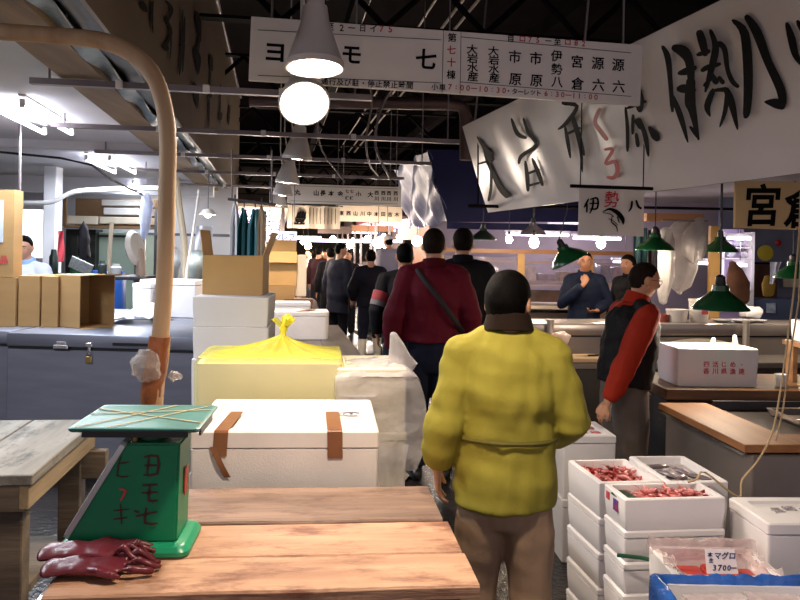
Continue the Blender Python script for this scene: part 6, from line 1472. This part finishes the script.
# ================================================================ far stalls along the aisle
rnd = random.Random(11)
M_far = [mat('far_%d' % k, c, .6, 0, .15, 3) for k, c in enumerate(('#c9b7a2', '#d9cfc6', '#9a6a4c', '#b99b78', '#6d5a55', '#dcd6da', '#8f99ad', '#a3505a', '#e6e0d4', '#7b7f6e'))]
names = ('left', 'right')
ordn = ('nearest', 'second', 'third', 'fourth', 'fifth', 'sixth')
for side in (0, 1):
    for k, v in enumerate((15.6, 19, 22.5, 27, 32)):
        if side == 1 and k == 0: continue
        u0 = (-.4, 3.05)[side]; w = 2.2
        t = thing('market_stall', '%s of the far stalls along the %s side of the aisle, white counter with goods' % (ordn[k], names[side]), 'stall', A(u0+w/2*(-1 if side == 0 else 1)*.0+(.3 if side else -.3), v, 0), YAW, 'far stalls along the aisle')
        part('counter', MB().box((0, 0, .4), (1.6, 2.2, .8), .01), M_far[(k*3+side) % 10], t)
        part('back_board', MB().box(((-1 if side == 0 else 1)*.85, 0, 1.2), (.06, 2.6, 2.4)), M_far[(k*2+side*5+3) % 10], t)
        part('canopy', MB().box(((-.1 if side == 0 else .1), 0, 2.45), (2.0, 2.9, .06)), M_far[(k+side*3) % 10], t)
        part('sign_fascia', MB().box(((.92 if side == 0 else -.92), 0, 2.62), (.05, 2.8, .36)), M_far[(k*7+2+side) % 10], t)
        for sy in (-1.3, 1.3): part('post', MB().box(((.8 if side == 0 else -.8), sy, 1.21), (.06, .06, 2.42)), M_gal, t)
        for j in range(5):
            c = A(u0+(.3 if side else -.3)+rnd.uniform(-.45, .45)*0+(-.6+.3*j), v+rnd.uniform(-.7, .7), .801)
            sz = (rnd.uniform(.2, .28), rnd.uniform(.2, .5), rnd.uniform(.12, .45))
            single('goods_box', MB().box((0, 0, sz[2]/2), sz, .008), M_far[rnd.randrange(10)], 'box of goods standing on one of the far stall counters', 'box', 'goods on the far stall counters', loc=c, rz=YAW, world=False)
        for j, (du, dv, dz) in enumerate(((.25, -.9, 2.0), (.1, .5, 2.1))):
            c = A(u0+(.3 if side else -.3)+du*(1 if side == 0 else -1)*2.0, v+dv, dz)
            q = thing('bare_bulb', 'glowing bare bulb under a far stall canopy', 'lamp', c, 0, 'bulbs of the far stalls')
            part('glass', MB().ball((0, 0, 0), .075, 12, 8), M_bulbw, q); part('cord', MB().tube([(0, 0, .06), (0, 0, 2.42-dz)], .006, 5), M_black, q)
            if k < 4: POINTS.append((c-V((0, 0, .12)), 60, (1, .85, .72)))
        c = A(u0+(.3 if side else -.3), v, 2.38)
        q = thing('ceiling_lamp', 'fluorescent tube under a far stall canopy', 'lamp', c, YAW, 'fluorescent lamps of the far stalls')
        part('tube', MB().tube([(-.75, 0, 0), (.75, 0, 0)], .035, 8), M_tubep, q); part('housing', MB().box((0, 0, .045), (1.5, .08, .03)), M_white, q)
# hanging cloths and signs between them, right across the aisle end
for k, (px0, px1, y0, y1, Y, c, lb) in enumerate(((318, 352, 226, 234, 16, 4, 'brown cloth pelmet over the far end of the aisle, left part'), (352, 394, 225, 232, 21, 2, 'brown cloth pelmet over the far end of the aisle, right part'), (398, 418, 222, 240, 18, 8, 'pale lit board hanging far behind beside the silvery awning'), (358, 380, 222, 230, 24, 9, 'grey-green board hanging at the far end of the aisle'))):
    single('hanging_board', bx2(MB(), px0, y0, px1, y1, Y, .04), M_far[c], lb, 'board')
for k, (px, py, Y, L) in enumerate(((400, 223.5, 17.5, .9), (340, 241, 24, 2.4), (378, 241, 26, 1.6), (300, 238, 22, 1.2))):
    c = P(px, py, Y)
    q = thing('ceiling_lamp', ('fluorescent tube beneath the silvery awning far behind', 'long fluorescent tube low across the far aisle end', 'fluorescent tube right of the long one at the far aisle end', 'fluorescent tube at the left of the far aisle')[k], 'lamp', c, 0, 'fluorescent lamps at the far aisle end')
    part('tube', MB().tube([(-L/2, 0, 0), (L/2, 0, 0)], .04, 8), M_tubep, q); part('housing', MB().box((0, 0, .05), (L, .08, .03)), M_white, q)
for k, (px, py, Y, r) in enumerate(((292, 236, 13, .07), (378, 243, 16.5, .11), (387, 245, 16.8, .09), (308, 246, 20, .09), (333, 239, 22, .09), (350, 245, 26, .12), (417, 241, 15, .10), (303, 242, 15.5, .05), (368, 238, 20, .07))):
    c = P(px, py, Y)
    q = thing('bare_bulb', 'glaring bare bulb hanging over the far aisle', 'lamp', c, 0, 'bare bulbs over the far aisle')
    part('glass', MB().ball((0, 0, 0), r, 12, 8), M_bulb, q); part('cord', MB().tube([(0, 0, r), (0, 0, 1.9)], .006, 5), M_black, q)
    POINTS.append((c-V((0, 0, r+.05)), 55, (1, .84, .70)))
# board with blue letters behind the cartons at the left
LBn, w, h = rod_sign(266, 231, 296, 242, 11)
t = thing('lit_sign', 'bright white lit sign with blue letters left of the aisle behind the aprons', 'sign', LBn.at(w/2, 0), YAW)
part('board', MB().box((0, .015, h/2), (w, .04, h), .004), glow('lit_sign_white', '#eef0ff', 1.6), t)
mb = MB()
for k, ch in enumerate('ホクレフト'[:4]): put_text(mb, LBn, ch, w*(.15+.23*k), h*.5, h*.7, 1, .02, 0, 0, .006)
part('lettering', mb, mat('blue_letter', '#3a4fa0', .4), t, True)
for a in (.1, .9): part('hanger_rod', MB().tube([LBn.at(a*w, h), LBn.at(a*w, h+1.2)], .006, 5), M_gal, t, True)
# ================================================================ light, camera, colour
def light(kind, loc, energy, col, size=.1, rot=None, name='light', **kw):
    l = bpy.data.lights.new(name, kind); l.energy = energy; l.color = col
    if kind == 'AREA':
        l.size = size
        if 'sy' in kw: l.shape = 'RECTANGLE'; l.size_y = kw['sy']
    elif kind == 'SPOT':
        l.shadow_soft_size = size; l.spot_size = radians(kw.get('cone', 110)); l.spot_blend = .7
    else: l.shadow_soft_size = size
    o = bpy.data.objects.new(name, l); COL.objects.link(o); o.location = loc
    if rot is not None: o.rotation_euler = rot
    return o
WARM = (1, .80, .62)
WARM2 = (1, .72, .48)
COOL = (.86, .92, 1)
LE = [42, 40, 45, 40, 40, 40, 58]
for (loc, R), e in zip(LAMPS, LE):
    p = loc + (R @ V((0, 0, -.13)))
    light('SPOT', p, e*2.2, WARM, .09, R.to_euler(), 'lamp_light', cone=125)
for o in OFFICE_TUBES: light('AREA', o[0], o[1], COOL, .15, (0, 0, o[2]), 'tube_light', sy=1.2)
for p, e, c in POINTS: light('POINT', p, e, c, .05, None, 'bulb_light')
w = bpy.data.worlds.new('hall'); SC.world = w; w.use_nodes = True
bg = w.node_tree.nodes['Background']; bg.inputs['Color'].default_value = (1, .84, .90, 1); bg.inputs['Strength'].default_value = .62
cd = bpy.data.cameras.new('camera'); cd.sensor_width = 36; cd.lens = FPX/800*36; cd.shift_x = 0; cd.shift_y = -50/800
cd.clip_start = .05; cd.clip_end = 200
co = bpy.data.objects.new('camera', cd); COL.objects.link(co)
M = Matrix(((CP, -SP, 0, 0), (0, 0, -1, 0), (SP, CP, 0, CAMZ), (0, 0, 0, 1)))
co.matrix_world = M
SC.camera = co
SC.view_settings.view_transform = 'Standard'; SC.view_settings.look = 'None'; SC.view_settings.gamma = 1; SC.view_settings.use_curve_mapping = False
SC.view_settings.exposure = .0
SC.cycles.max_bounces = 6; SC.cycles.transparent_max_bounces = 12
SC.cycles.sample_clamp_indirect = 4
SC.cycles.caustics_reflective = False; SC.cycles.caustics_refractive = False
SC.cycles.use_denoising = True
